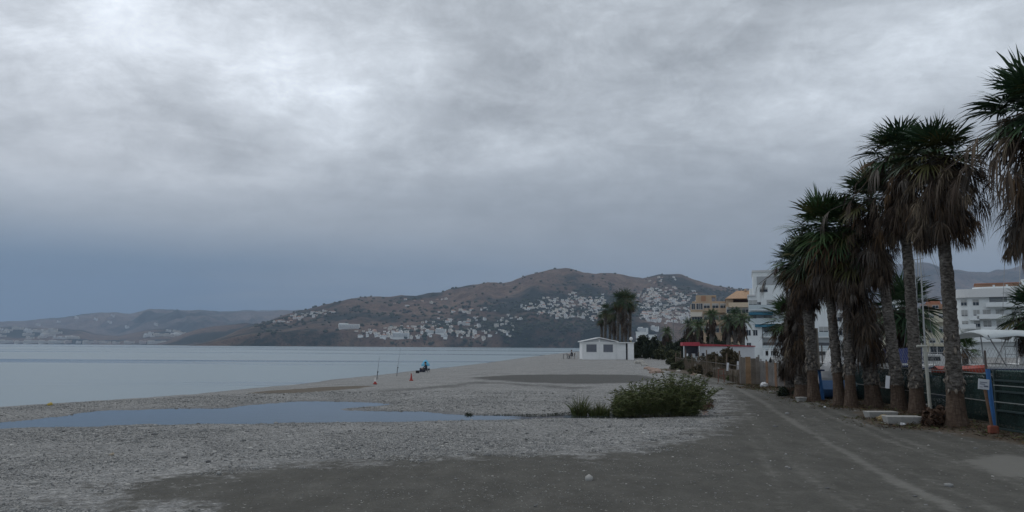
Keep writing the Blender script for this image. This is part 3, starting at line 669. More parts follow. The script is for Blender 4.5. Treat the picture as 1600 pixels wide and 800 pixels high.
# ------------------------------------------------------------------ hillside houses
HW = M('house_white', (.86, .85, .82), .8, .06); HC = M('house_cream', (.78, .73, .65), .8, .06); HP = M('house_pink', (.66, .55, .48), .8, .06)
HG = M('house_window', (.07, .08, .10), .3, .1)
def house_mesh(k, rnd):
    m = MB(); w_ = rnd.uniform(8, 13); d_ = rnd.uniform(7, 10); h_ = rnd.choice((3.2, 6, 6.4)); 
    m.box((-w_/2, -d_/2, -8), (w_/2, d_/2, h_), 0)
    if k % 3 == 0:   # upper volume set back
        m.box((-w_/2 + .3, -d_/2 + 2.5, h_ + .003), (w_/8, d_/2 - .3, h_ + 2.8), 0); m.box((-w_/2 + 1, -d_/2 + 2.4, h_ + .6), (w_/8 - .8, -d_/2 + 2.5, h_ + 2.0), 1)
    elif k % 3 == 1: # tiled roof
        m.add([(-w_/2 - .4, -d_/2 - .4, h_), (w_/2 + .4, -d_/2 - .4, h_), (w_/2 + .4, d_/2 + .4, h_), (-w_/2 - .4, d_/2 + .4, h_), (-w_/4, 0, h_ + 1.9), (w_/4, 0, h_ + 1.9)], [(0, 1, 5, 4), (1, 2, 5), (2, 3, 4, 5), (3, 0, 4), (0, 3, 2, 1)], 2)
    else: m.box((w_/2 + .003, -d_/2 + 1, -8), (w_/2 + 4, d_/2 - 1, h_ - 1.5), 0)
    for z_ in ([.8] if h_ < 4 else [.8, 3.8]):
        for x in np.arange(-w_/2 + 1.5, w_/2 - 1, 3.0): m.box((x, -d_/2 - .06, z_), (x + 1.5, -d_/2 - .002, z_ + 1.5), 1)
    return m
rnd = random.Random(3)
HPROTO = []
for k in range(9):
    mb = house_mesh(k, rnd); o = mb.build('house', [(HW, HW, HC, HW, HW, HW, HC, HP, HW)[k], HG, TILE]); HPROTO.append(o.data); bpy.data.objects.remove(o)
def block_mesh(w_, h_, d_=10):
    m = MB(); m.box((-w_/2, -d_/2, -6), (w_/2, d_/2, h_), 0); m.box((-w_/2 + 2, -d_/2 + 2, h_ + .003), (-w_/2 + w_ * .45, d_/2 - 1, h_ + 2.6), 0)
    for z_ in np.arange(1, h_ - 1, 3.1):
        for x in np.arange(-w_/2 + 1.3, w_/2 - 1.6, 3.4): m.box((x, -d_/2 - .08, z_), (x + 1.8, -d_/2 - .002, z_ + 1.5), 1)
        m.box((-w_/2, -d_/2 - .9, z_ - .5), (w_/2, -d_/2 - .003, z_ - .25), 0)
    return m
def put_house(hill, px, py, name, label, cat, group, data, sc=1.0):
    P_ = hill.hit(px, py)
    if P_ is None: return None
    o = bpy.data.objects.new(name, data); COL.objects.link(o)
    o.location = (P_[0], P_[1], P_[2] - .3); o.rotation_euler = (0, 0, math.atan2(-P_[0], P_[1]) * .8 + rnd.uniform(-.5, .5)); o.scale = (sc, sc, sc)
    tag(o, label, cat, group); return o
def poly_pts(poly, n, mind, rnd):
    xs = [p[0] for p in poly]; ys = [p[1] for p in poly]; out = []; tries = 0; pa = np.array(poly, float)
    while len(out) < n and tries < n * 60:
        tries += 1; x = rnd.uniform(min(xs), max(xs)); y = rnd.uniform(min(ys), max(ys))
        if sdf(np.array([[x, y]]), pa)[0] > 0: continue
        if vnoise(np.array([x / 9.]), np.array([y / 4.]), 77)[0] < .30: continue
        if any(abs(x - a) < mind and abs(y - b) < mind * .55 for a, b in out): continue
        out.append((x, y))
    return out
HPTS = []
clusters = [
 ([(424, 507), (436, 498), (465, 491), (500, 487), (530, 486), (524, 490), (480, 498), (455, 505)], 34, 3.2, 'of the leftmost slope', 'houses strung along the leftmost slope', .85),
 ([(560, 524), (600, 514), (650, 510), (690, 514), (700, 526), (640, 530), (600, 529), (570, 530)], 30, 4, 'of slope above blue parasol', 'houses low on the slope above the parasol', 1.0),
 ([(690, 486), (770, 480), (800, 492), (800, 520), (770, 532), (700, 530), (655, 506)], 40, 4, 'of the wooded middle hillside', 'houses scattered on the middle of the hillside', 1.0),
 ([(815, 480), (850, 464), (900, 458), (945, 457), (945, 505), (880, 500), (830, 492)], 74, 3.4, 'of village left of kiosk palms', 'dense village left of the tall kiosk palms', .95),
 ([(992, 462), (1015, 450), (1050, 448), (1090, 456), (1092, 478), (1078, 506), (1000, 506)], 84, 3.4, 'of village right of kiosk palms', 'dense village right of the tall kiosk palms', 1.0),
 ([(575, 474), (600, 468), (650, 466), (700, 462), (720, 470), (640, 480)], 9, 6, 'along the left ridge', 'lone houses near the left ridge', .9),
 ([(1008, 440), (1030, 434), (1062, 434), (1070, 440), (1020, 444)], 8, 5, 'on the right hilltop', 'houses on the right hilltop', .75),
]
for poly, n, md, lab, grp, sc in clusters:
    for (px, py) in poly_pts(poly, n, md, rnd):
        k = rnd.randrange(9); xs = [p[0] for p in poly]; ys = [p[1] for p in poly]
        u_, v_ = (px - min(xs)) / (max(xs) - min(xs)), (py - min(ys)) / (max(ys) - min(ys)); s_ = sc * rnd.uniform(.75, 1.25)
        lab2 = '%s %s, %s %s %s' % (('small', 'large')[s_ > sc * 1.0], ('white stepped house', 'white house with tiled hip roof', 'pale flat roofed house with low wing', 'white stepped house', 'white house with tiled hip roof', 'white flat roofed house with low wing', 'cream stepped house', 'pinkish house with tiled hip roof', 'white flat roofed house with low wing')[k],
                ('upper', 'middle', 'lower')[min(2, int(v_ * 3))], ('left', 'centre', 'right')[min(2, int(u_ * 3))], lab)
        put_house(main_hill, px, py, 'house', lab2, 'house', grp, HPROTO[k], s_)
# the rest of the two dense villages
pts = []
for poly, n in (([(820, 484), (850, 468), (945, 462), (945, 502), (880, 498)], 230), ([(992, 465), (1020, 453), (1088, 460), (1078, 506), (1000, 506)], 260), ([(540, 520), (700, 500), (800, 490), (820, 500), (800, 528), (620, 530)], 120)):
    pts += poly_pts(poly, n, 1.7, rnd)
m = MB()
for px, py in pts:
    P_ = main_hill.hit(px, py)
    if P_ is None: continue
    w_, d_, h_ = rnd.uniform(2, 5), rnd.uniform(2, 4), rnd.uniform(2, 4.5)
    c_ = rnd.choice((0, 0, 1, 1)); m.box((P_[0] - w_, P_[1] - d_, P_[2] - 6), (P_[0] + w_, P_[1] + d_, P_[2] + h_), c_); m.box((P_[0] - w_ * .5, P_[1] - d_ - .1, P_[2] + .8), (P_[0] + w_ * .4, P_[1] - d_ - .01, P_[2] + h_ * .6), 2)
o = m.build('small_hillside_houses', [HW, HC, HG]); tag(o, 'smallest white houses filling the gaps of the hillside villages', 'houses', kind='stuff')
# bigger blocks
BP = []
for w_, h_ in ((30, 12), (22, 9), (46, 13), (60, 14), (16, 8)):
    o = block_mesh(w_, h_).build('block', [HW, HG]); BP.append(o.data); bpy.data.objects.remove(o)
BPc = []
for w_, h_, mt in ((60, 15, HC), (44, 12, HC), (34, 17, HP), (80, 16, HC), (24, 12, HW)):
    o = block_mesh(w_, h_).build('block', [mt, HG]); BPc.append(o.data); bpy.data.objects.remove(o)
put_house(main_hill, 547, 514, 'hotel_building', 'largest white terraced hotel block alone on the bare left slope', 'hotel', None, BP[3])
put_house(main_hill, 536, 511, 'hotel_building', 'pale wing adjoining the large white hotel on the bare left slope', 'hotel', None, BP[1])
for px, py, k, lab in ((628, 528, 2, 'long white apartment row lowest on the slope above the blue parasol'), (690, 521, 0, 'white apartment block right of the blue parasol low on the slope'), (722, 508, 1, 'white apartment block in the dark trees at mid slope'), (1003, 520, 0, 'white apartment block just right of the kiosk palm trunks'),
                      (1022, 516, 1, 'white apartment block at the foot of the right hand village'), (1066, 500, 1, 'white apartment block beside the tan flats'), (672, 522, 1, 'small white block between two larger low slope blocks')):
    put_house(main_hill, px, py, 'apartment_block', lab, 'apartment block', None, BP[k])
# far coast town
for poly, n, lab, grp in (([(0, 516), (45, 514), (90, 516), (125, 520), (125, 530), (0, 530)], 26, 'far coastal building on the low slope at the left end of the bay', 'far town at the left end of the bay'),
                          ([(225, 520), (250, 516), (285, 519), (298, 526), (225, 528)], 16, 'far building on the small knoll near the headland', 'far buildings on the small knoll')):
    for px, py in poly_pts(poly, n, 3, rnd): put_house(coast_l, px, py, 'coastal_building', lab, 'building', grp, rnd.choice(BP[:3] + BPc[:2]), 1.0)
for px, k, s_ in ((10, 3, 1), (32, 1, 1), (52, 3, 1), (72, 0, 1), (90, 3, 1), (108, 2, 1), (124, 4, 1), (140, 0, 1.0), (152, 2, .9), (165, 0, .9), (182, 1, .9), (203, 0, .9), (224, 2, 1), (244, 3, 1), (262, 0, 1), (280, 3, .9), (303, 4, .8)):
    put_house(coast_l, px, 536.0 + px * .006, 'coastal_building', 'pale apartment block on the far waterfront of the bay', 'building', 'apartment blocks on the far waterfront', BPc[k], s_)
for px, py in ((92, 505), (120, 497), (150, 500), (172, 505), (176, 495), (60, 509), (200, 512), (245, 508)):
    put_house(far_l, px, py, 'far_house', 'pale speck of a house high on the hazy far range', 'house', 'houses on the hazy far range', BPc[4], 1.3)
# scrub and garden trees on the hill, too many to count

# ================================================================== VEGETATION
ICO_V = None
def ico():
    t_ = (1 + 5 ** .5) / 2
    v = np.array([(-1, t_, 0), (1, t_, 0), (-1, -t_, 0), (1, -t_, 0), (0, -1, t_), (0, 1, t_), (0, -1, -t_), (0, 1, -t_), (t_, 0, -1), (t_, 0, 1), (-t_, 0, -1), (-t_, 0, 1)]) / math.sqrt(1 + t_ * t_)
    f = np.array([(0, 11, 5), (0, 5, 1), (0, 1, 7), (0, 7, 10), (0, 10, 11), (1, 5, 9), (5, 11, 4), (11, 10, 2), (10, 7, 6), (7, 1, 8), (3, 9, 4), (3, 4, 2), (3, 2, 6), (3, 6, 8), (3, 8, 9), (4, 9, 5), (2, 4, 11), (6, 2, 10), (8, 6, 7), (9, 8, 1)])
    return v, f
IV, IF = ico()
def blobs(name, C, S, mat, jit=.25, seed=0, smooth=True, parent=None):
    """many small stones or bushes, each an uneven lump of its own"""
    rg = np.random.default_rng(seed); n = len(C)
    V = IV[None] * (1 + rg.uniform(-jit, jit, (n, 12, 1))) * S[:, None, :]
    a = rg.uniform(0, 2 * math.pi, n); ca, sa = np.cos(a)[:, None], np.sin(a)[:, None]
    V = np.stack([V[..., 0] * ca - V[..., 1] * sa, V[..., 0] * sa + V[..., 1] * ca, V[..., 2]], -1) + C[:, None]
    F = IF[None] + 12 * np.arange(n)[:, None, None]
    return mesh_np(name, V.reshape(-1, 3), [F.reshape(-1, 3)], mat, smooth=smooth, parent=parent)
leafmat('scrub_green', (.020, .030, .020), (.050, .062, .035), .9)
rg = np.random.default_rng(5); Cc = []; 
for _ in range(5200):
    px = rg.uniform(400, 1290); 
    k = rg.uniform(0, 1); v = np.array([k ** 1.1 * .98 + .01]); P_ = main_hill.col(px, v)[0]
    _, py = proj(P_)
    dens = fbm(P_[0] / 260, P_[1] / 260, 44, 3)
    near = 1.0 if ((px > 540 and py > 500) or (810 < px < 1100 and py > 452)) else .35
    if rg.uniform() < near * sst(dens, .36, .55) + .05: Cc.append(P_)
Cc = np.array(Cc); Sc = rg.uniform(2.5, 7, (len(Cc), 1)) * np.array([[1.2, 1.2, .9]])
o = blobs('hillside_scrub', Cc + [0, 0, 1.5], Sc, MATS['scrub_green'], seed=6); tag(o, 'dark trees and scrub scattered over the hillside', 'scrub', kind='stuff')

# ---- palm fronds: each a stalk with a pleated fan of blades
def unit(v): return v / (np.linalg.norm(v) + 1e-12)
def fan(root, dirv, stalk, L, spread, nseg, wid, hang, droop, rg, fold=0.0, messy=0.0):
    """one fan frond; returns vertices and faces"""
    up = np.array([0, 0, 1.0]); dirv = unit(dirv)
    hub = root + dirv * stalk - up * droop * stalk * stalk * .5
    d2 = unit(dirv - up * droop * stalk)
    side = np.cross(d2, up); side = unit(side) if np.linalg.norm(side) > .05 else np.array([1.0, 0, 0])
    a0 = rg.uniform(0, 2 * math.pi) if abs(d2[2]) > .93 else 0
    if a0: side = np.array([math.cos(a0), math.sin(a0), 0]); side = unit(side - d2 * (side @ d2))
    nrm = np.cross(side, d2)
    th = np.linspace(-spread, spread, nseg) + rg.normal(0, .035, nseg)
    ln = L * (1 - .32 * (np.abs(th) / (spread + .01)) ** 2) * rg.uniform(.85, 1.08, nseg)
    sd = np.cos(th)[:, None] * d2 + np.sin(th)[:, None] * side + (np.abs(np.sin(th)) * fold)[:, None] * nrm
    if messy: sd = sd + rg.normal(0, messy, sd.shape)
    sd /= np.linalg.norm(sd, axis=1)[:, None]
    hg = np.clip(hang + rg.normal(0, .10, nseg) * (hang > .05), 0, .96)[:, None]
    e = sd * (1 - hg) - up * hg + (rg.normal(0, messy * .45, sd.shape) if messy else 0); e /= np.linalg.norm(e, axis=1)[:, None]
    ws = np.cross(sd, nrm + rg.normal(0, .25, 3)); ws /= (np.linalg.norm(ws, axis=1)[:, None] + 1e-9)
    p0 = hub + sd * .02; mid = hub + (sd * .65 + e * .35) * (ln * .42)[:, None]; 
    m2 = mid + (sd * .3 + e * .7) * (ln * .30)[:, None] - up * (droop * .10 * L)
    tip = m2 + (e * .9 - up * (.12 + droop * .6)) * (ln * .30)[:, None]
    w1 = (wid * rg.uniform(.7, 1.1, nseg))[:, None]
    V = np.stack([p0, mid - ws * w1 * .5, mid + ws * w1 * .5, m2 - ws * w1 * .32, m2 + ws * w1 * .32, tip], 1).reshape(-1, 3)
    b = np.arange(nseg)[:, None] * 6
    T = np.concatenate([b + [[0, 1, 2]], b + [[3, 5, 4]]]); Q = b + [[1, 3, 4, 2]]
    # stalk: a three sided rod
    o1 = side * .018; o2 = nrm * .018
    mid_s = (root + hub) / 2 + up * droop * stalk * .05
    S = np.array([root - o1 * 1.6, root + o1 * 1.6, root + o2 * 1.6, mid_s - o1, mid_s + o1, mid_s + o2, hub - o1 * .7, hub + o1 * .7, hub + o2 * .7])
    k = nseg * 6; SQ = []
    for a in (0, 3):
        for i in range(3): SQ.append((k + a + i, k + a + (i + 1) % 3, k + a + 3 + (i + 1) % 3, k + a + 3 + i))
    return np.concatenate([V, S]), T, np.concatenate([Q, SQ])
class Geo:
    def __init__(s): s.V = []; s.T = []; s.Q = []; s.mt = []; s.mq = []; s.k = 0
    def add(s, V, T, Q, mi=0):
        s.V.append(V); s.T.append(T + s.k); s.Q.append(Q + s.k); s.mt.append(np.full(len(T), mi)); s.mq.append(np.full(len(Q), mi)); s.k += len(V)
    def build(s, name, mats, parent):
        return mesh_np(name, np.concatenate(s.V), [np.concatenate(s.T), np.concatenate(s.Q)], mats, [np.concatenate(s.mt), np.concatenate(s.mq)], parent=parent)
G1 = leafmat('palm_green', (.020, .048, .022), (.055, .100, .042))
G2 = leafmat('palm_yellowgreen', (.060, .070, .022), (.115, .105, .038))
G3 = leafmat('palm_bright', (.035, .075, .026), (.075, .125, .045))
D1 = leafmat('dead_frond', (.040, .029, .021), (.130, .097, .068), .85)
D2 = leafmat('dead_frond_pale', (.10, .078, .052), (.30, .24, .165), .85)
D3 = leafmat('dead_frond_dark', (.030, .022, .017), (.085, .060, .044), .9)
D4 = leafmat('dead_frond_rust', (.07, .042, .024), (.165, .105, .055), .85)
D5 = leafmat('dead_frond_grey', (.075, .066, .056), (.20, .175, .15), .9)

# bark: grey, cracked, with old leaf bases; smooth reddish foot
tm, t = newmat('palm_bark'); tc = t.n('ShaderNodeTexCoord').outputs['Object']
n1 = t.noise(t.mapping(tc, scale=(1, 1, 2.2)), 9, 6, .7); n2 = t.noise(tc, 2.2, 4, .6); n3 = t.noise(t.mapping(tc, scale=(1, 1, .3)), 30, 4, .6)
c_ = t.ramp(t.m('ADD', t.m('MULTIPLY', n1, .75), t.m('MULTIPLY', n2, .25)), [(.36, (.028, .024, .021)), (.47, (.095, .085, .075)), (.58, (.20, .185, .165)), (.72, (.40, .375, .34))])
pbsdf(t, col=c_, rough=.95, spec=.15, normal=t.n('ShaderNodeBump', {'Height': t.m('ADD', n1, n3), 'Strength': .9, 'Distance': .03}).outputs[0])
fm, t = newmat('palm_foot_bark'); tc = t.n('ShaderNodeTexCoord').outputs['Object']
n1 = t.noise(t.mapping(tc, scale=(1, 1, 3)), 6, 6, .7); n3 = t.noise(t.mapping(tc, scale=(1, 1, .15)), 26, 4, .6)
pbsdf(t, col=t.ramp(t.m('ADD', t.m('MULTIPLY', n1, .5), t.m('MULTIPLY', n3, .5)), [(.3, (.038, .028, .022)), (.5, (.105, .074, .055)), (.7, (.20, .155, .12))]), rough=.92, spec=.15,
      normal=t.n('ShaderNodeBump', {'Height': t.m('ADD', n1, n3), 'Strength': .9, 'Distance': .03}).outputs[0])

def trunk_pts(base, top, bend, n):
    base, top = np.array(base), np.array(top); tt = np.linspace(0, 1, n)[:, None]
    off = np.array([bend, 0, 0]) * np.sin(math.pi * tt) 
    return base + (top - base) * tt + off
def palm_trunk(root, base, top, r0, r1, foot, rg, bend=0.0, shards=0, hi=True):
    """base/top in the palm's own space; foot = height of the peeled lower part"""
    H = top[2] - base[2]; nr = max(10, int(H / (.055 if hi else .25))); na = 26 if hi else 9
    C = trunk_pts(base, top, bend, nr); zz = C[:, 2] - base[2]
    ang = np.linspace(0, 2 * math.pi, na, endpoint=False)
    rad = r1 + (r0 * .72 - r1) * np.clip(1 - zz / (H * .6), 0, 1) + (r0 * .52) * np.exp(-zz / .42)
    Rr = np.repeat(rad[:, None], na, 1)
    sc = (zz > foot)[:, None] * 1.0
    dia = np.maximum(np.sin(ang[None] * 4 + zz[:, None] * 16), np.sin(-ang[None] * 4 + zz[:, None] * 16 + 1))
    Rr = Rr * (1 + sc * (.035 * dia + rg.normal(0, .05, (nr, na)) + .10 * (fbm(np.repeat(ang[None] * 2.2, nr, 0) + base[0], np.repeat(zz[:, None] * 5, na, 1), 5, 3) - .5)) + (1 - sc) * rg.normal(0, .012, (nr, na)) + .04 * np.sin(ang[None] * 3 + 1.3))
    Rr = Rr * np.where(zz > foot, 1.04, 1.0)[:, None]
    V = np.stack([C[:, None, 0] + Rr * np.cos(ang), C[:, None, 1] + Rr * np.sin(ang), np.repeat(C[:, 2:3], na, 1) + sc * rg.normal(0, .012, (nr, na))], -1).reshape(-1, 3)
    I = np.arange(nr - 1)[:, None] * na + np.arange(na)[None]; J = np.arange(nr - 1)[:, None] * na + (np.arange(na)[None] + 1) % na
    F = np.stack([I, J, J + na, I + na], -1)
    cut = int(np.searchsorted(zz, foot)); 
    mi = (np.arange(nr - 1) < cut).astype(int)[:, None].repeat(na, 1)
    Fs, Ms, mats = [F.reshape(-1, 4)], [mi.ravel()], [tm, fm]
    if shards:   # shards of old leaf bases still stick out where the bark begins
        E = []; T = []; Q = []; k = len(V)
        for q in range(shards):
            z_ = rg.uniform(foot - .05, foot + .25) if q % 3 else rg.uniform(foot, foot + 1.2); i = int(np.clip(np.searchsorted(C[:, 2], z_), 0, len(C) - 1)); a = rg.uniform(0, 2 * math.pi)
            rd = np.array([math.cos(a), math.sin(a), 0]); tn = np.array([-math.sin(a), math.cos(a), 0]); p = C[i] + rd * rad[i] * .95
            s_ = .10 * rg.uniform(.5, 1.3); dn = rg.choice((-1, 1), p=(.75, .25)); tip = p + rd * s_ * .55 + np.array([0, 0, dn * s_ * rg.uniform(.5, 1.3)])
            E += [p - tn * s_ * .35, p + tn * s_ * .35, p + rd * .03 + [0, 0, .03], tip - tn * s_ * .12, tip + tn * s_ * .12, tip + rd * .015]
            T += [(k + 3, k + 4, k + 5), (k, k + 2, k + 1)]; Q += [(k, k + 1, k + 4, k + 3), (k + 1, k + 2, k + 5, k + 4), (k + 2, k, k + 3, k + 5)]; k += 6
        V = np.concatenate([V, np.array(E)]); Fs += [np.array(T), np.array(Q)]; Ms += [np.full(len(T), 2), np.full(len(Q), 2)]; mats.append(M('leaf_base', (.23, .20, .165), .95, .5, 8))
    o = mesh_np('trunk', V, Fs, mats, Ms, smooth=not hi, parent=root)
    return o, C, rad

def palm(name, label, base_px, hub_px, Rpx, skirt_py=None, skirt_w=0, Y=None, z0=None, seed=1, r0=.26, r1=.15, foot=.75, nlive=30, ndead=120, hi=True, bend=0.0, cat='palm tree',
         yel=.12, group=None, live_len=None, nseg=20, elo=-25, ehi=88, tone=0, lean_sk=0.0, deadmix=(.42, .12, .26, .1, .10), vis=True, wisps=0, sk_in=.22, flat=1.0):
    """the trunk's foot and the hub of its crown are given as they show; the size follows from the depth"""
    rg = np.random.default_rng(seed)
    if Y is None: b = gat(*base_px)
    else: b = atY(base_px[0], base_px[1], Y); b[2] = z0 if z0 is not None else gz(b[0], b[1])
    Yd = b[1]; s = Yd / 1194.0
    hub = atY(hub_px[0], hub_px[1], Yd) - b
    root = empty(name, tuple(b), 0, label, cat, group)
    tr_, C, rad = palm_trunk(root, np.array([0, 0, -.05]), hub - [0, 0, .05], r0, r1, foot, rg, bend, 34 if hi else 0, hi)
    R = Rpx * s * 1.08; g = Geo()
    stalk = R * .40; L = R * .70
    for i in range(nlive):
        f = (i + .5) / nlive; el = R_(ehi + (elo - ehi) * f ** .85 + rg.normal(0, 5)); a = i * 2.39996 + rg.uniform(-.3, .3)
        dv = np.array([math.cos(a) * math.cos(el), math.sin(a) * math.cos(el), math.sin(el) * flat])
        st = stalk * rg.uniform(.8, 1.15) * (.75 + .35 * f); 
        old = f > .82
        mi = 2 if (old and rg.uniform() < .35) else (1 if rg.uniform() < yel + .25 * old else 0)
        V, T, Q = fan(np.array(hub) + dv * .08 - [0, 0, .12 * f], dv, st, L * rg.uniform(.85, 1.1), R_(112), nseg, L * .075, .06 + .30 * f ** 2, .10 + .35 * f, rg, fold=.25)
        g.add(V, T, Q, mi)
    g.build('crown', [(G1, G3, G2)[tone], G2, D4], root)
    if skirt_py:
        zb = (atY(hub_px[0], skirt_py, Yd) - b)[2]; W_ = skirt_w * s; g = Geo(); hi_z = hub[2]
        for i in range(int(ndead * 2.3)):
            f = rg.uniform(0, 1) ** .85; z_ = hi_z - .10 * R - f * (hi_z - zb - L * .85)
            j = int(np.clip(np.searchsorted(C[:, 2], z_), 0, len(C) - 1)); a = rg.uniform(0, 2 * math.pi)
            el = R_(rg.uniform(-50, 5) if f < .3 else rg.uniform(-75, -35))
            dv = np.array([math.cos(a) * math.cos(el) + lean_sk, math.sin(a) * math.cos(el), math.sin(el)])
            wtap = W_ * (1 - .62 * f ** 1.3) * rg.choice((.8, 1.0, 1.12))
            st = min(wtap * rg.uniform(.25, .95) / math.cos(el), 1.2)
            mi = int(rg.choice(5, p=deadmix))
            if f > .6 and mi == 1: mi = 4
            Li = L * rg.uniform(.35, .85); z_ += max(0.0, zb - (z_ - st * max(0, -math.sin(el)) - Li * .95))
            if z_ > hi_z + .05: z_ = hi_z - rg.uniform(0, .3); st *= .6; Li = min(Li, (hi_z - zb) * .75)
            j = int(np.clip(np.searchsorted(C[:, 2], z_), 0, len(C) - 1))
            V, T, Q = fan(C[j] + dv * rad[j] * .6, dv, st, Li, R_(rg.uniform(15, 80)), int(nseg * .7), L * rg.uniform(.025, .048), rg.uniform(.55, .85), .6, rg, fold=.8, messy=.30)
            g.add(V, T, Q, mi)
        for i in range(wisps):       # old flower stalks and broken fans that trail outside the skirt
            a = rg.uniform(-1.2, 1.2) if lean_sk >= 0 else rg.uniform(1.9, 4.4)
            dv = np.array([math.cos(a), math.sin(a), rg.uniform(-.35, .25)])
            V, T, Q = fan(np.array(hub), dv, R * rg.uniform(.9, 1.35), L * rg.uniform(.7, 1.2), R_(rg.uniform(25, 60)), 9, L * .045, .93, 1.0 / max(R, .8), rg, fold=.5)
            g.add(V, T, Q, int(rg.choice((2, 4, 0))))
        g.build('skirt', [D1, D2, D3, D4, D5], root)
    return root

palm('fan_palm', 'tallest fan palm cut by the right edge of the photo', (1668, 720), (1618, 168), 100, 372, 66, Y=13.4, seed=11, ndead=120, nlive=34, yel=.05, lean_sk=-.15, wisps=12, deadmix=(.35, .25, .15, .15, .10))
palm('fan_palm', 'tall fan palm with the widest shaggy brown skirt, standing behind the sign and gate', (1495, 667), (1460, 240), 66, 362, 60, seed=12, r0=.22, r1=.118, foot=.78, ndead=170, nlive=44, elo=-22, ehi=72, bend=.06, wisps=22, lean_sk=.14, yel=.14, flat=.85, deadmix=(.42, .22, .16, .10, .10))
palm('fan_palm', 'tall fan palm just left of the widest skirted one, with bare grey trunk', (1434, 648), (1403, 236), 62, 366, 42, seed=13, r0=.205, r1=.115, foot=.72, ndead=135, nlive=36, elo=-25, ehi=76, flat=.9, bend=.05, yel=.10, wisps=4, lean_sk=-.05)
palm('fan_palm', 'fan palm with pale trunk rising behind the farther concrete block', (1406, 641), (1360, 308), 58, 437, 38, seed=14, r0=.21, r1=.12, foot=.72, ndead=85, nlive=34, elo=-25, bend=.05, yel=.10, wisps=3, lean_sk=-.08, deadmix=(.25, .08, .45, .12, .10))
palm('fan_palm', 'fan palm whose grey skirt hangs lowest, above its thick short bare trunk', (1366, 636), (1334, 392), 54, 560, 38, seed=15, r0=.24, r1=.17, foot=.62, ndead=140, nlive=30, elo=-40, bend=.03, yel=.15, deadmix=(.22, .05, .28, .15, .30), sk_in=.3)
palm('fan_palm', 'slim fan palm with two tone trunk right of the blue post', (1330, 636), (1318, 350), 54, 470, 26, seed=16, r0=.18, r1=.115, foot=.95, ndead=90, nlive=34, elo=-45, tone=1, yel=.2, deadmix=(.28, .07, .45, .10, .10))
palm('fan_palm', 'slim fan palm nearest the blue post on its right side', (1313, 634), (1287, 352), 64, 465, 26, seed=17, r0=.18, r1=.115, foot=.95, ndead=80, nlive=44, elo=-55, tone=1, yel=.15, deadmix=(.25, .05, .50, .10, .10))
palm('fan_palm', 'fan palm with reddish foot just left of the blue post', (1272, 627), (1258, 402), 48, 480, 26, seed=18, r0=.19, r1=.15, foot=1.0, ndead=80, nlive=42, elo=-55, yel=.1, deadmix=(.25, .05, .50, .10, .10))
palm('fan_palm', 'leftmost tall fan palm, dark skirt reaching almost to the ground', (1254, 622), (1240, 408), 38, 590, 18, seed=19, r0=.25, r1=.16, foot=.5, ndead=110, nlive=34, elo=-50, yel=.05, deadmix=(.22, .04, .56, .06, .12), wisps=6, lean_sk=-.1)
palm('fan_palm', 'short bushy fan palm at the left end of the row', (1236, 612), (1232, 497), 42, 590, 24, Y=27, seed=20, r0=.2, r1=.15, foot=.3, ndead=80, nlive=26, elo=-45, yel=.03, tone=1, deadmix=(.15, .0, .70, .05, .10))
palm('fan_palm', 'dark fan palm in the boatyard seen between the two rightmost tall trunks', (1412, 600), (1412, 478), 56, 560, 20, Y=30, seed=21, r0=.2, r1=.16, foot=.2, ndead=50, nlive=38, elo=-50, yel=.02, deadmix=(.15, .0, .70, .05, .10))
palm('fan_palm', 'fan palm in the boatyard at the right edge beside the white flats', (1612, 600), (1612, 482), 50, 560, 24, Y=24, seed=22, r0=.2, r1=.16, foot=.2, ndead=60, nlive=36, elo=-50, yel=.03, deadmix=(.2, .1, .50, .1, .10))
palm('fan_palm', 'small fan palm left of the white canopy in the boatyard', (1508, 590), (1508, 543), 24, None, 0, Y=33, seed=23, r0=.15, r1=.12, foot=.2, nlive=24, elo=-30, yel=.03, tone=1, hi=False)

# tall palms behind the kiosk
for i, (x, top, w_, Yp) in enumerate([(946, 484, 14, 120), (953, 492, 13, 124), (959, 488, 14, 118), (966, 468, 17, 117), (972, 474, 15, 123), (977, 467, 19, 116), (985, 471, 17, 119), (940, 499, 12, 126)]):
    lab = ['palm with crown left of the clump behind the kiosk, second from its left', 'low crowned palm hidden in the middle left of the kiosk clump', 'dark palm in the left half of the clump behind the kiosk', 'tall palm of the kiosk clump, its crown left of the two highest', 'palm behind the two highest palms of the kiosk clump', 'highest full crowned palm right of centre in the kiosk clump', 'rightmost tall palm of the clump behind the kiosk', 'leftmost and lowest palm of the clump behind the kiosk'][i]
    palm('tall_palm', lab, (x + (i % 3) - 1, 556), (x, top), w_, 478 + (i % 3) * 18 + 12, 5, Y=Yp, z0=0, seed=40 + i, r0=.28, r1=.22, foot=.1, nlive=26, ndead=46, nseg=11, hi=False, yel=.12, elo=-50, group='tall palms behind the kiosk', deadmix=(.3, .0, .55, .05, .10))

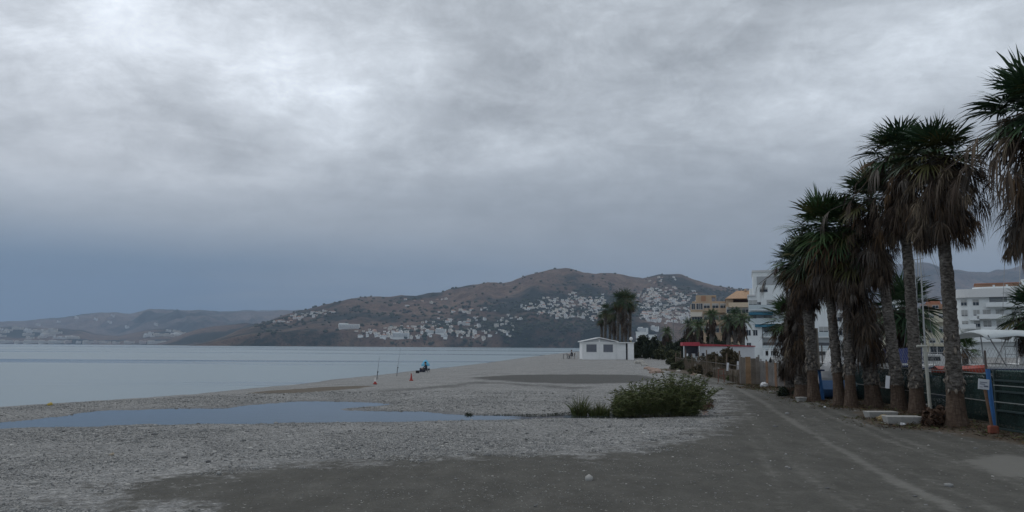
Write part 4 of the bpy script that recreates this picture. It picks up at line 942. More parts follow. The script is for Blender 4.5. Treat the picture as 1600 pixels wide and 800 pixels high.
# feather palms in the middle distance
def feather_palm(label, px, base_py, hub_py, Rpx, Y, seed, tone=0, group='feathery palms in front of the tan flats', n=34, dead=True):
    rg = np.random.default_rng(seed); b = atY(px, base_py, Y); b[2] = 0; s = Y / 1194.; hub = atY(px, hub_py, Y) - b; R = Rpx * s
    root = empty('date_palm', tuple(b), 0, label, 'palm tree', group)
    palm_trunk(root, np.array([0, 0, -.05]), hub, .38, .30, .1, rg, hi=False)
    g = Geo()
    for i in range(n):
        f = (i + .5) / n; el = R_(82 - 105 * f + rg.normal(0, 6)); a = i * 2.39996
        h = np.array([math.cos(a), math.sin(a), 0]); up = np.array([0, 0, 1.]); sd = np.array([-math.sin(a), math.cos(a), 0])
        m_ = 13; tt = np.linspace(0, 1, m_); ln = R * rg.uniform(1.0, 1.25)
        X_ = hub + np.outer(tt * ln, h * math.cos(el) + up * math.sin(el)) - np.outer((tt ** 2) * ln * (.45 + .25 * f), up)
        lw = R * .30 * np.sin(math.pi * np.clip(tt * .86 + .12, 0, 1)) ** .7
        for sg in (-1, 1):
            root_ = X_[1:]; tipp = root_ + sg * sd * lw[1:, None] * .8 + h * lw[1:, None] * .5 - up * lw[1:, None] * .55
            wdt = (X_[1:] - X_[:-1]) * .30
            V = np.stack([root_ - wdt, root_ + wdt, tipp], 1).reshape(-1, 3); b_ = np.arange(m_ - 1)[:, None] * 3
            g.add(V, b_ + [[0, 1, 2]], np.zeros((0, 4), int), 1 if (f > .9 and rg.uniform() < .5) else 0)
    g.build('crown', [(G1, G3)[tone], G2], root)
    if dead:
        g = Geo()
        for i in range(40):
            a = rg.uniform(0, 6.28); z_ = hub[2] - rg.uniform(.1, 1.9); dv = np.array([math.cos(a), math.sin(a), -.9])
            V, T, Q = fan(np.array([0, 0, z_]) + dv * .2, dv, .35, .9, .5, 7, .12, .85, .6, rg); g.add(V, T, Q, 0)
        g.build('skirt', [D3], root)
feather_palm('feathery palm standing free above the others before the tan flats', 1112, 556, 491, 17, 104, 60, 1)
feather_palm('leftmost feathery palm of the three with brown shaggy trunks', 1138, 556, 500, 19, 100, 61, 0)
feather_palm('middle feathery palm of the three with brown shaggy trunks', 1149, 556, 489, 17, 103, 62, 0)
feather_palm('rightmost feathery palm of the three, against the white flats', 1160, 556, 498, 19, 99, 63, 1)
feather_palm('wide palm left of the free standing one, over dark bushes', 1092, 556, 508, 20, 108, 64, 1, n=30)
feather_palm('low palm with broad crown near the street lamp', 1077, 556, 505, 16, 112, 65, 0, n=28)
feather_palm('yellowish low palm left of the street lamp', 1042, 556, 517, 14, 116, 66, 1, n=26)

# ---- leafy trees and shrubs
TG = leafmat('tree_leaf_dark', (.014, .022, .014), (.040, .055, .028), .7)
TO = leafmat('tree_leaf_olive', (.035, .045, .022), (.085, .090, .045), .8)
TB = leafmat('shrub_leaf_brown', (.055, .048, .028), (.120, .098, .058), .85)
SH = leafmat('bush_leaf', (.050, .072, .022), (.140, .165, .058), .6)
SY = leafmat('bush_blade_pale', (.09, .10, .045), (.19, .18, .095), .75)
RD = leafmat('ground_plant_red', (.040, .020, .014), (.105, .050, .030), .8)
WOOD = M('branch_wood', (.10, .075, .055), .9, .3, 6)
def leaves(C, rg, size, up=0.3):
    n = len(C); d = rg.normal(0, 1, (n, 3)); d[:, 2] += up; d /= np.linalg.norm(d, axis=1)[:, None]
    q = np.cross(d, rg.normal(0, 1, (n, 3))); q /= np.linalg.norm(q, axis=1)[:, None]; s = size * rg.uniform(.6, 1.4, (n, 1))
    V = np.stack([C - d * s, C + q * s * .42, C + d * s, C - q * s * .42], 1).reshape(-1, 3)
    return V, np.arange(n * 4).reshape(-1, 4)
def crown_pts(center, rad, n, rg, clumps=26):
    """points gathered in uneven clumps through the crown's volume"""
    cc = rg.normal(0, 1, (clumps, 3)); cc /= np.linalg.norm(cc, axis=1)[:, None]; cc *= rg.uniform(.35, .95, (clumps, 1)); cc[:, 2] = np.abs(cc[:, 2]) * 1.1 - .35
    k = rg.integers(0, clumps, n); o = rg.normal(0, 1, (n, 3)); o /= np.linalg.norm(o, axis=1)[:, None]
    return np.array(center) + (cc[k] + o * rg.uniform(.1, .34, (n, 1))) * np.array(rad)
def tree(name, label, px, base_py, top_py, wpx, Y, mat, seed, n=2600, leaf=.20, cat='tree', trunk=.35, group=None, z0=0.0, low=-.5):
    rg = np.random.default_rng(seed); s = Y / 1194.; b = atY(px, base_py, Y); b[2] = z0; top = (atY(px, top_py, Y) - b)[2]; wr = wpx * s / 2
    root = empty(name, tuple(b), 0, label, cat, group)
    lo = top * low;  mid = (lo + top) / 2; 
    V, F = leaves(crown_pts((0, 0, mid), (wr, wr * .8, (top - lo) / 2 * 1.05), n, rg), rg, leaf); V[:, 2] = np.maximum(V[:, 2], .02)
    mesh_np('crown', V, [F], mat, parent=root)
    m = MB(); m.tube([(0, 0, -.1), (.1 * trunk, 0, mid * .5), (0, 0, mid)], [trunk * .5, trunk * .38, trunk * .2], 7)
    for i in range(5):
        a = i * 1.3; m.tube([(0, 0, mid * (.35 + .1 * i)), (math.cos(a) * wr * .6, math.sin(a) * wr * .5, mid * (.8 + .12 * i))], [trunk * .2, trunk * .06], 5)
    m.build('trunk', WOOD, root); return root
def shrub(name, label, px, base_py, top_py, wpx, Y, mat, seed, n=2400, leaf=.08, group=None, cat='shrub'):
    return tree(name, label, px, base_py, top_py, wpx, Y, mat, seed, n, leaf, cat, .12, group, low=-.25)
tree('dark_tree', 'dark round tree right beside the white kiosk', 1005, 558, 521, 34, 122, TG, 70, 4200, .28)
tree('dark_tree', 'dark tree with full crown left of the street lamp', 1024, 558, 516, 30, 128, TG, 71, 3800, .28)
tree('olive_tree', 'loose olive green tree between the dark tree and the street lamp', 1042, 558, 512, 26, 125, TO, 72, 3200, .26)
tree('dark_tree', 'dark spreading tree under the palms right of the street lamp', 1078, 558, 512, 40, 114, TG, 73, 4600, .26)
tree('dark_tree', 'broad dark tree in front of the tan flats above the red roof', 1110, 558, 511, 46, 112, TG, 74, 5200, .26)
tree('dark_tree', 'low dark tree just behind the red roof end', 1062, 558, 524, 26, 108, TG, 75, 2800, .24)
tree('dark_tree', 'dark tree low behind the white bar wall', 1135, 560, 522, 34, 110, TG, 76, 3000, .24)
for i, (px, top, w_, Yp, mt, lab) in enumerate([(993, 534, 20, 116, TG, 'dark bush touching the right wall of the kiosk'), (1016, 532, 26, 110, TG, 'low dark bush before the two dark trees'), (1034, 536, 24, 104, TO, 'olive bush at the end of the beach path'), (1050, 528, 24, 98, TG, 'dark bush at the foot of the street lamp'),
        (1090, 526, 34, 102, TG, 'dark bush above the red canopy'), (1122, 530, 30, 98, TG, 'dark bush behind the middle of the bar roof'), (1150, 534, 26, 96, TG, 'dark bush at the right end of the bar roof')]):
    shrub('dark_bush', lab, px, 558, top, w_, Yp, mt, 700 + i, 3000, .17, cat='bush')
tree('dark_tree', 'small dark tree behind the left trunks of the palm row', 1335, 575, 520, 40, 58, TG, 77, 2600, .16)
shrub('shrub', 'olive shrub at the start of the low fence where the path narrows', 1052, 572, 545, 34, 76, TO, 80, 3000, .14)
shrub('shrub', 'brown dry shrub before the white bar wall', 1112, 580, 545, 42, 64, TB, 81, 3600, .11)
shrub('shrub', 'large brownish green shrub at the right end of the white bar wall', 1142, 580, 541, 40, 60, TB, 82, 3800, .11)
shrub('shrub', 'low olive shrub spilling over the reed fence', 1072, 576, 553, 30, 66, TO, 83, 2400, .12)
shrub('shrub', 'dry grassy mound leaning on the far half of the reed fence', 1064, 579, 560, 40, 58, TO, 781, 3000, .08)
shrub('shrub', 'brownish mound in front of the middle of the reed fence', 1096, 587, 569, 34, 48, TB, 782, 3000, .07)
shrub('shrub', 'green tuft at the foot of the fence beside the board panels', 1146, 597, 584, 26, 38.5, SH, 84, 1600, .06)
shrub('shrub', 'dry tuft at the foot of the fence nearer the kiosk path', 1085, 584, 574, 22, 52, TO, 85, 1200, .07)
shrub('shrub', 'weedy tuft half way along the foot of the reed fence', 1114, 590, 578, 22, 44, TB, 86, 1200, .07)
shrub('shrub', 'dry brush heap between the two right hand palm feet', 1463, 665, 628, 40, 16.9, M('dry_brush', (.10, .06, .04), .9, .4, 10), 87, 1500, .07, cat='brush heap')
shrub('shrub', 'dark weeds under the leftmost short palm', 1232, 613, 600, 46, 27, TG, 88, 1500, .06)

# ---- reeds and the big bush at the head of the lagoon
def blades(C, D, L, wd, rg, bend=.5, st=4):
    """curved tapering blades from points C, directions D"""
    n = len(C); tt = np.linspace(0, 1, st + 1)[None, :, None]; D = D / np.linalg.norm(D, axis=1)[:, None]; up = np.array([0, 0, 1.])
    h = D.copy(); h[:, 2] = 0; h /= (np.linalg.norm(h, axis=1)[:, None] + 1e-6)
    Pp = C[:, None] + D[:, None] * tt * L[:, None, None] + h[:, None] * (tt ** 2) * (L * bend * .5)[:, None, None] - up * (tt ** 2.4) * (L * bend * .45)[:, None, None]
    sd = np.cross(D, rg.normal(0, 1, (n, 3))); sd /= np.linalg.norm(sd, axis=1)[:, None]
    w_ = (wd[:, None, None] * (1 - tt ** 1.5 * .96)); A_ = Pp - sd[:, None] * w_; B_ = Pp + sd[:, None] * w_
    V = np.stack([A_, B_], 2).reshape(-1, 3); k = (st + 1) * 2
    b = np.arange(n)[:, None, None] * k + np.arange(st)[None, :, None] * 2
    return V, (b + np.array([0, 1, 3, 2])[None, None]).reshape(-1, 4)
def reed_bush(label, px0, px1, py_base, py_top, Y_, seed, nstem, leafy=True, name='bush', cat='bush', dense=1.0, mats=None, shape=None):
    rg = np.random.default_rng(seed); Y = at((px0 + px1) / 2, py_base, POOL)[1] + .35; s = Y / 1194.; x0, x1 = atY(px0, py_base, Y)[0], atY(px1, py_base, Y)[0]; cx_ = (x0 + x1) / 2
    zb = POOL; H = (atY((px0 + px1) / 2, py_top, Y)[2] - zb) * 1.38; wr = (x1 - x0) / 2
    root = empty(name, (cx_, Y, zb - .03), 0, label, cat)
    u = rg.uniform(-1, 1, nstem); v = rg.uniform(-1, 1, nstem); 
    ht = H * (shape(u) if shape else (1 - .35 * u ** 2)) * rg.uniform(.55, 1.0, nstem) * (1 - .25 * v ** 2)
    C = np.stack([u * wr * .88, v * wr * .42, np.zeros(nstem)], 1)
    q_ = 1.3 if leafy else .45; D = np.stack([u * .35 * q_ + rg.normal(0, .16 * q_, nstem), v * .3 + rg.normal(0, .16 * q_, nstem), np.ones(nstem)], 1)
    V, F = blades(C, D, ht, np.full(nstem, .006), rg, .25, 5); ms, mf = [], []
    st_o = mesh_np('stems', V, [F], SY, parent=root)
    if leafy:
        P_ = V.reshape(nstem, 6, 2, 3).mean(2); nl = int(nstem * 16 * dense); k = rg.integers(0, nstem, nl); tt = rg.uniform(.12, 1, nl) * 4.99; i0 = tt.astype(int)
        C2 = P_[k, i0] + (P_[k, i0 + 1] - P_[k, i0]) * (tt - i0)[:, None]; D2 = rg.normal(0, .9, (nl, 3)); D2[:, 2] = np.abs(D2[:, 2]) * .8 + .15
        V2, F2 = blades(C2, D2, rg.uniform(.05, .14, nl), rg.uniform(.006, .014, nl), rg, .6, 2)
        k2 = nl // 4; mi = (rg.uniform(0, 1, nl) < .16).astype(int).repeat(2)
        mesh_np('foliage', V2, [F2], mats or [SH, SY], [mi], parent=root)
    else:
        V2, F2 = blades(C.repeat(3, 0) + rg.normal(0, .02, (nstem * 3, 3)) * [1, 1, 0], D.repeat(3, 0) + rg.normal(0, .2, (nstem * 3, 3)) * [1, 1, .2], ht.repeat(3) * rg.uniform(.5, 1, nstem * 3), np.full(nstem * 3, .014), rg, .45, 4)
        mi = (rg.uniform(0, 1, nstem * 3) < .15).astype(int).repeat(4)
        mesh_np('foliage', V2, [F2], mats or [SH, SY], [mi], parent=root)
    return root
bshape = lambda u: np.interp(u, [-1, -.9, -.75, -.5, -.2, .1, .35, .55, .75, .9, 1], [.12, .30, .52, .70, .74, .86, 1.0, .90, .96, .92, .60])
reed_bush('broad green reedy bush at the head of the still lagoon', 958, 1090, 651, 584, 19.4, 90, 620, shape=bshape, dense=2.6)
reed_bush('thin upright reed clump left of the big lagoon bush', 895, 916, 651, 608, 19.6, 91, 60, leafy=False, name='reed_clump', cat='reeds')
reed_bush('small round reed clump between the thin reeds and the big bush', 920, 952, 651, 621, 19.5, 92, 80, leafy=False, name='reed_clump', cat='reeds')
# low reddish plants along the bank right of the bush
rg = np.random.default_rng(93); n = 2600; a = rg.uniform(0, 1, n); px_ = 1030 + a * 84; py_ = 651 - (a ** 2) * 14 - rg.uniform(0, 8, n)
C = np.array([at(x, y, POOL) for x, y in zip(px_, py_)]); C[:, 2] = np.array(ground_z(C[:, :2])); 
root = empty('low_plant', tuple(C.mean(0) * [1, 1, 0] + [0, 0, -.1]), 0, 'low dark red creeping plant edging the lagoon right of the bush', 'plant')
Cl = C - np.array(root.location); D = rg.normal(0, .6, (n, 3)); D[:, 2] = np.abs(D[:, 2]) + .4
V, F = blades(Cl, D, rg.uniform(.05, .16, n), rg.uniform(.006, .014, n), rg, .6, 2)
mesh_np('foliage', V, [F], [RD, SH], [(rg.uniform(0, 1, n) < .2).astype(int).repeat(2)], parent=root)
V, F = blades(Cl[::12], D[::12], rg.uniform(.05, .12, len(Cl[::12])), np.full(len(Cl[::12]), .004), rg, .3, 2); mesh_np('stems', V, [F], WOOD, parent=root)
# weed line along the far bank of the narrow water
n = 900; px_ = np.where(rg.uniform(0, 1, n) < .12, rg.normal(733, 3, n), rg.uniform(770, 900, n)); py_ = np.interp(px_, [700, 735, 790, 850, 900], [646, 649.5, 650, 650, 647]) - rg.uniform(-.5, 1.5, n)
C = np.array([at(x, y, POOL) for x, y in zip(px_, py_)]); C[:, 2] = ground_z(C[:, :2]) - .005; D = rg.normal(0, .5, (n, 3)); D[:, 2] = 1
hgt = rg.uniform(.015, .05, n) * np.where(np.abs(px_ - 733) < 6, 2.2, 1)
V, F = blades(C, D, hgt, rg.uniform(.006, .012, n), rg, .5, 2)
o = mesh_np('bank_weeds', V, [F], TG); tag(o, 'thin dark weeds along the far bank of the lagoon arm', 'weeds', kind='stuff')
# grass and leaf litter of the palm verge
n = 15000; Cv = []
while len(Cv) < n:
    x = rg.uniform(8.0, 12.6); y = rg.uniform(12.5, 36)
    if x > 9.0 + .02 * (y - 14) + rg.uniform(0, .6) and fbm(np.array([x * .9]), np.array([y * .9]), 50, 3)[0] > .44: Cv.append((x, y))
for bx_, by_ in ((1495, 667), (1434, 648), (1406, 641), (1366, 636), (1330, 636), (1313, 634), (1272, 627), (1254, 622), (1236, 612), (1463, 665), (1376, 655), (1410, 664)):
    q = gat(bx_, by_)
    for _ in range(420): a = rg.uniform(0, 6.28); r = abs(rg.normal(0, .38)) + .12; Cv.append((q[0] + math.cos(a) * r, q[1] + math.sin(a) * r))
n = len(Cv)
Cv = np.array(Cv); C = np.concatenate([Cv, ground_z(Cv)[:, None]], 1); D = rg.normal(0, .7, (n, 3)); D[:, 2] = np.abs(D[:, 2]) * .7 + .15
V, F = blades(C, D, rg.uniform(.04, .16, n), rg.uniform(.004, .012, n), rg, .7, 3)
o = mesh_np('verge_litter', V, [F], [D1, D4, SH], [rg.choice(3, n, p=(.55, .25, .2)).repeat(3)]); tag(o, 'dry leaf litter and weeds under the palms', 'leaf litter', kind='stuff')

# ---- loose shingle
pb, t = newmat('pebble_stone'); g_ = t.n('ShaderNodeNewGeometry').outputs['Random Per Island']
pbsdf(t, col=t.ramp(g_, [(0, (.13, .132, .132)), (.4, (.235, .24, .237)), (.75, (.345, .345, .335)), (.94, (.44, .43, .40)), (1, (.60, .59, .56))]), rough=.85, spec=.25)
rg = np.random.default_rng(99); n = 230000
r_ = 6.8 * (30 / 6.8) ** rg.uniform(0, 1, n); a_ = np.radians(rg.uniform(-37, 16, n)); PT = np.stack([np.sin(a_) * r_, np.cos(a_) * r_], 1)
dk = sdf(PT, Z_DARK); dpo = sdf(PT, pool); nz = (fbm(PT[:, 0] * 1.3, PT[:, 1] * 1.3, 60, 4) - .5) * 2.6
keep = (dpo > .12) & (((dk + nz > .2)) | (rg.uniform(0, 1, n) < .10)) & (rg.uniform(0, 1, n) < .22 + .75 * sst(fbm(PT[:, 0] * .45, PT[:, 1] * .8, 61, 4), .38, .62))
PT = PT[keep]; r_ = r_[keep]; dk = dk[keep]; nz = nz[keep]; n = len(PT)
sz = .0055 * (1 + rg.pareto(4.0, n)) * (1 + .035 * (r_ - 7)); sz = np.minimum(sz, .044) * np.where(dk + nz > .2, 1.0, .62)
S_ = sz[:, None] * np.stack([rg.uniform(.9, 1.5, n), rg.uniform(.8, 1.2, n), rg.uniform(.45, .8, n)], 1)
C = np.concatenate([PT, (ground_z(PT) + S_[:, 2] * .35)[:, None]], 1)
o = blobs('shingle', C, S_, pb, .18, 100); tag(o, 'loose grey beach pebbles', 'pebbles', kind='stuff')
n = 450; PT = np.stack([rg.uniform(-2, 10.5, n), rg.uniform(7, 30, n)], 1); S_ = (.012 * (1 + rg.pareto(3, n)))[:, None] * np.array([[1.2, 1, .6]]); S_ = np.minimum(S_, .06)
C = np.concatenate([PT, (ground_z(PT) + S_[:, 2] * .2)[:, None]], 1); keep = sdf(PT, pool) > .1
o = blobs('loose_gravel', C[keep], S_[keep], pb, .2, 101); tag(o, 'stray stones on the dark track', 'stones', kind='stuff')

# ================================================================== THINGS ON THE BEACH
CONC = M('concrete', (.40, .40, .38), .9, .18, 6, bump=.5)
def stone_block(label, corners_px, h, Lm, Wm, rz, lid=None):
    p = gat(*corners_px); o = MB()
    o.add([(-Lm/2 + .05, -Wm/2 + .04, -.03), (Lm/2 - .05, -Wm/2 + .04, -.03), (Lm/2 - .05, Wm/2 - .04, -.03), (-Lm/2 + .05, Wm/2 - .04, -.03), (-Lm/2, -Wm/2, h), (Lm/2, -Wm/2, h), (Lm/2, Wm/2, h), (-Lm/2, Wm/2, h)],
          [(0, 3, 2, 1), (4, 5, 6, 7), (0, 1, 5, 4), (1, 2, 6, 5), (2, 3, 7, 6), (3, 0, 4, 7)])
    b = o.build('concrete_block', CONC, bevel=.015); b.location = p; b.rotation_euler = (0, 0, rz); tag(b, label, 'concrete block'); return b
stone_block('pale concrete block lying farther back, behind the nearer block', (1376, 653), .16, .74, .34, R_(3))
stone_block('pale concrete block lying nearest the widest palm on the verge', (1410, 662), .17, .78, .36, R_(-4))
stone_block('small concrete block at the foot of the leftmost palms', (1252, 628), .15, .30, .22, R_(8))
stone_block('broken concrete slab lying behind the brush between two palm feet', (1466, 645), .22, 1.1, .5, R_(6))

def rock(label, px, py, size, mat, seed, name='rock', cat='rock', group=None):
    p = gat(px, py); r = random.Random(seed); m = MB(); m.ball((0, 0, size[2] * .35), size, 0, 9, 6, .16, r); o = m.build(name, mat); o.location = p; tag(o, label, cat, group); return o
RW = M('rock_pale', (.46, .44, .40), .9, .25, 3, bump=.6); RP = M('rock_pink', (.38, .28, .23), .9, .25, 3, bump=.6)
rock('white rock lying in the low plants at the right side of the bush', 1078, 648.5, (.22, .13, .13), RW, 1)
rock('small white rock beside the larger one at the bush', 1091, 646.5, (.12, .09, .08), RW, 2)
for i, (px, py, s_, m_) in enumerate([(1000, 568, .55, RW), (1006, 571, .35, RW), (1012, 577, .3, RP), (1018, 579, .32, RP), (1024, 581, .38, RP), (1029, 583, .35, RP), (997, 566, .3, RW), (1020, 583, .25, RP), (1085, 586.5, .22, RP), (1092, 588, .2, RW), (1060, 581, .2, RW)]):
    rock('pale reddish boulder of the loose row between shingle and path' if m_ is RP else 'whitish boulder of the loose row between shingle and path', px, py, (s_, s_ * .7, s_ * .5), m_, 20 + i, group='boulders edging the beach path')

# litter
def crumple(name, label, px, py, s, mat, seed, cat='litter', n=3):
    p = gat(px, py); r = random.Random(seed); m = MB()
    for i in range(n): m.ball((r.uniform(-s, s) * .7, r.uniform(-s, s) * .3, s * r.uniform(.3, .6)), (s * r.uniform(.4, .8), s * r.uniform(.3, .6), s * r.uniform(.3, .6)), 0, 9, 6, .28, r)
    o = m.build(name, mat); o.location = p; tag(o, label, cat); return o
PW = M('white_plastic', (.74, .75, .76), .5, .12, 6)
crumple('rubbish_bag', 'white plastic rubbish bags lying at the road edge by the board fence', 1194, 605, .19, PW, 5, 'bag', 5)
crumple('paper_scrap', 'white crumpled paper beside the nearer concrete block', 1411, 665.5, .07, PW, 6)
crumple('paper_scrap', 'scrap of white paper on the road before the two slim palms', 1290, 637.5, .06, PW, 7)
crumple('paper_scrap', 'white rubbish under the leftmost palms beside the small block', 1233, 612, .10, PW, 8)
crumple('dry_frond', 'yellow dry palm debris lying before the concrete blocks', 1377, 658, .16, M('straw', (.36, .28, .15), .9, .3, 8), 9, 'palm debris')
crumple('yellow_bag', 'yellow plastic thing lying on the beach crest at far left', 79, 633.5, .09, M('yellow_plastic', (.60, .46, .12), .5, .1), 10, 'bag')
crumple('tan_stone', 'tan flat stone on the shingle at lower left', 176, 712, .045, M('tan_stone', (.50, .42, .32), .8, .1), 11, 'stone', 2)

# ------------------------------------------------------------------ cones, rods, parasol
ORG = M('cone_red', (.38, .055, .045), .5, .1); WHT = M('cone_white', (.78, .77, .74), .5, .05)
def cone(px, py, hpx, label):
    p = gat(px, py); s = p[1] / 1194.; h = hpx * s; c = empty('marker_cone', tuple(p), .3, label, 'cone'); w_ = h * .26
    MB().box((-w_, -w_, 0), (w_, w_, .06)).build('base', ORG, c, bevel=.02)
    prof = [(w_ * .75, .062), (w_ * .55, h * .35), (w_ * .38, h * .62), (w_ * .2, h)]
    m = MB(); m.tube([(0, 0, z_) for _, z_ in prof], [r for r, _ in prof], 12); m.build('body', ORG, c, smooth=False); return c, prof, h, w_
c, prof, h, w_ = cone(586, 600.5, 11, 'red and white striped cone farther left on the beach crest')
MB().tube([(0, 0, h * .40), (0, 0, h * .98)], [w_ * .56, w_ * .26], 12).build('white_band', WHT, c)
c, prof, h, w_ = cone(642.5, 595, 11.5, 'plain red cone standing between the parasol and the striped cone')
def rod(px, py, top, label):
    p = gat(px, py); s = p[1] / 1194.; dx = (top[0] - px) * s; h = (py - top[1]) * s
    r = empty('fishing_rod', tuple(p), 0, label, 'fishing rod')
    MB().tube([(0, 0, .25), (dx * .2, 0, h * .3), (dx * .55, 0, h * .65), (dx, 0, h)], [.018, .015, .011, .005], 7).build('blank', M('rod_grey', (.12, .13, .15), .4, .1), r)
    MB().tube([(0, 0, -.05), (dx * .2, .02, h * .3)], [.028, .025], 7).build('holder', M('rod_holder', (.16, .17, .19), .5, .1, metal=.6), r)
    MB().ball((dx * .2 + .03, -.06, h * .3), (.05, .07, .06)).build('reel', M('reel_black', (.03, .03, .035), .4, .1), r)
rod(589, 592, (592.5, 556), 'thin fishing rod on the beach edge above the striped cone')
rod(620, 587, (625, 545), 'taller leaning fishing rod between the two red cones')

def person(name_label, P, rz, pose_scale=1.0, top=(.03, .035, .05), legs=(.05, .05, .06), skin=(.42, .27, .19), hair=(.02, .015, .012), parent_seat=.42, lean=.0):
    """one continuous seated body grown over a skeleton"""
    root = empty('person', tuple(P), rz, name_label, 'person')
    s = parent_seat
    J = {'pel': (0, 0, s + .10, .13), 'belly': (0, -.01 - lean * .3, s + .28, .13), 'chest': (0, -.02 - lean * .7, s + .47, .14), 'neck': (0, -.03 - lean, s + .62, .055), 'head0': (0, -.045 - lean, s + .70, .07), 'head': (0, -.055 - lean, s + .80, .095), 'crown': (0, -.05 - lean, s + .88, .07),
         'shL': (.17, -.02 - lean * .8, s + .55, .06), 'elL': (.24, -.12 - lean, s + .32, .042), 'wrL': (.14, -.34 - lean, s + .22, .03),
         'shR': (-.17, -.02 - lean * .8, s + .55, .06), 'elR': (-.24, -.12 - lean, s + .32, .042), 'wrR': (-.14, -.34 - lean, s + .24, .03),
         'hpL': (.09, -.02, s + .08, .095), 'knL': (.13, -.45, s + .09, .065), 'anL': (.13, -.50, .08, .04), 'toL': (.14, -.68, .04, .035),
         'hpR': (-.09, -.02, s + .08, .095), 'knR': (-.13, -.45, s + .09, .065), 'anR': (-.14, -.42, .08, .04), 'toR': (-.15, -.60, .04, .035)}
    E = [('pel', 'belly'), ('belly', 'chest'), ('chest', 'neck'), ('neck', 'head0'), ('head0', 'head'), ('head', 'crown'), ('chest', 'shL'), ('shL', 'elL'), ('elL', 'wrL'), ('chest', 'shR'), ('shR', 'elR'), ('elR', 'wrR'),
         ('pel', 'hpL'), ('hpL', 'knL'), ('knL', 'anL'), ('anL', 'toL'), ('pel', 'hpR'), ('hpR', 'knR'), ('knR', 'anR'), ('anR', 'toR')]
    # five short finger chains on each wrist
    for sd_, q in (('L', 1), ('R', -1)):
        w0 = np.array(J['wr' + sd_][:3]); J['pa' + sd_] = (w0[0] - q * .03, w0[1] - .07, w0[2] - .02, .028); E.append(('wr' + sd_, 'pa' + sd_))
        for i in range(4):
            f0 = 'f%d%s' % (i, sd_); J[f0] = (w0[0] - q * .03 + (i - 1.5) * .02, w0[1] - .12 - .006 * (1.5 - abs(i - 1.5)), w0[2] - .035, .009); J[f0 + 'b'] = (J[f0][0], J[f0][1] - .035, J[f0][2] - .03, .007); E += [('pa' + sd_, f0), (f0, f0 + 'b')]
        J['t' + sd_] = (w0[0] - q * .075, w0[1] - .08, w0[2] - .01, .009); E.append(('pa' + sd_, 't' + sd_))
    ks = list(J); me = bpy.data.meshes.new('person_body'); me.from_pydata([J[k][:3] for k in ks], [(ks.index(a), ks.index(b)) for a, b in E], [])
    o = bpy.data.objects.new('body', me); COL.objects.link(o); o.parent = root
    sk = o.modifiers.new('skin', 'SKIN'); 
    if not me.skin_vertices: me.skin_vertices.new() if hasattr(me.skin_vertices, 'new') else None
    for i, k in enumerate(ks):
        me.skin_vertices[0].data[i].radius = (J[k][3], J[k][3]); me.skin_vertices[0].data[i].use_root = (k == 'pel')
    sb = o.modifiers.new('smooth', 'SUBSURF'); sb.levels = 1; sb.render_levels = 2
    # clothing colours by height and reach on the body: shirt, trousers, skin
    m, t = newmat('person_skin_and_clothes'); ob = t.n('ShaderNodeTexCoord').outputs['Object']; xyz = t.n('ShaderNodeSeparateXYZ', {0: ob}).outputs
    isleg = t.m('LESS_THAN', xyz[2], s + .16); ishead = t.m('GREATER_THAN', xyz[2], s + .63); hand = t.m('MULTIPLY', t.m('LESS_THAN', xyz[1], -.33 - lean), t.m('GREATER_THAN', xyz[2], s + .155))
    c_ = t.mix(isleg, (*top, 1), (*legs, 1)); c_ = t.mix(t.m('MAXIMUM', ishead, hand), c_, (*skin, 1)); pbsdf(t, col=c_, rough=.8)
    me.materials.append(m)
    hy = -.055 - lean
    MB().ball((0, hy + .025, s + .845), (.105, .115, .10), 0, 14, 9).build('hair', M('hair_dark', hair, .8, .2), root, smooth=True)
    f = MB()
    for q in (-1, 1): f.ball((q * .034, hy - .088, s + .80), (.014, .01, .009), 0, 8, 5)
    f.build('eyes', M('eye', (.02, .02, .02), .2, .05), root)
    f = MB(); f.tube([(0, hy - .085, s + .80), (0, hy - .118, s + .768), (0, hy - .09, s + .76)], [.010, .016, .008], 7); 
    for q in (-1, 1): f.ball((q * .098, hy, s + .79), (.012, .022, .032), 0, 8, 6)
    f.build('nose_and_ears', M('skin_tone', skin, .7, .05), root, smooth=True)
    MB().box((-.026, hy - .098, s + .735), (.026, hy - .085, s + .743)).build('mouth', M('lips', (.30, .12, .10), .6, .05), root)
    return root
def chair(P, rz, label, mat, name='garden_chair'):
    c = empty(name, tuple(P), rz, label, 'chair')
    MB().box((-.25, -.23, .40), (.25, .25, .44)).build('seat', mat, c, bevel=.01)
    b = MB(); b.box((-.25, .25, .46), (.25, .29, .90)); b.build('backrest', mat, c, bevel=.01)
    for x in (-.22, .22):
        for y in (-.19, .22): MB().tube([(x, y, .40), (x * 1.12, y * 1.12, 0)], .022, 7).build('leg', mat, c)
        MB().box((x - .025, -.22, .62), (x + .025, .25, .65)).build('armrest', mat, c)
    return c
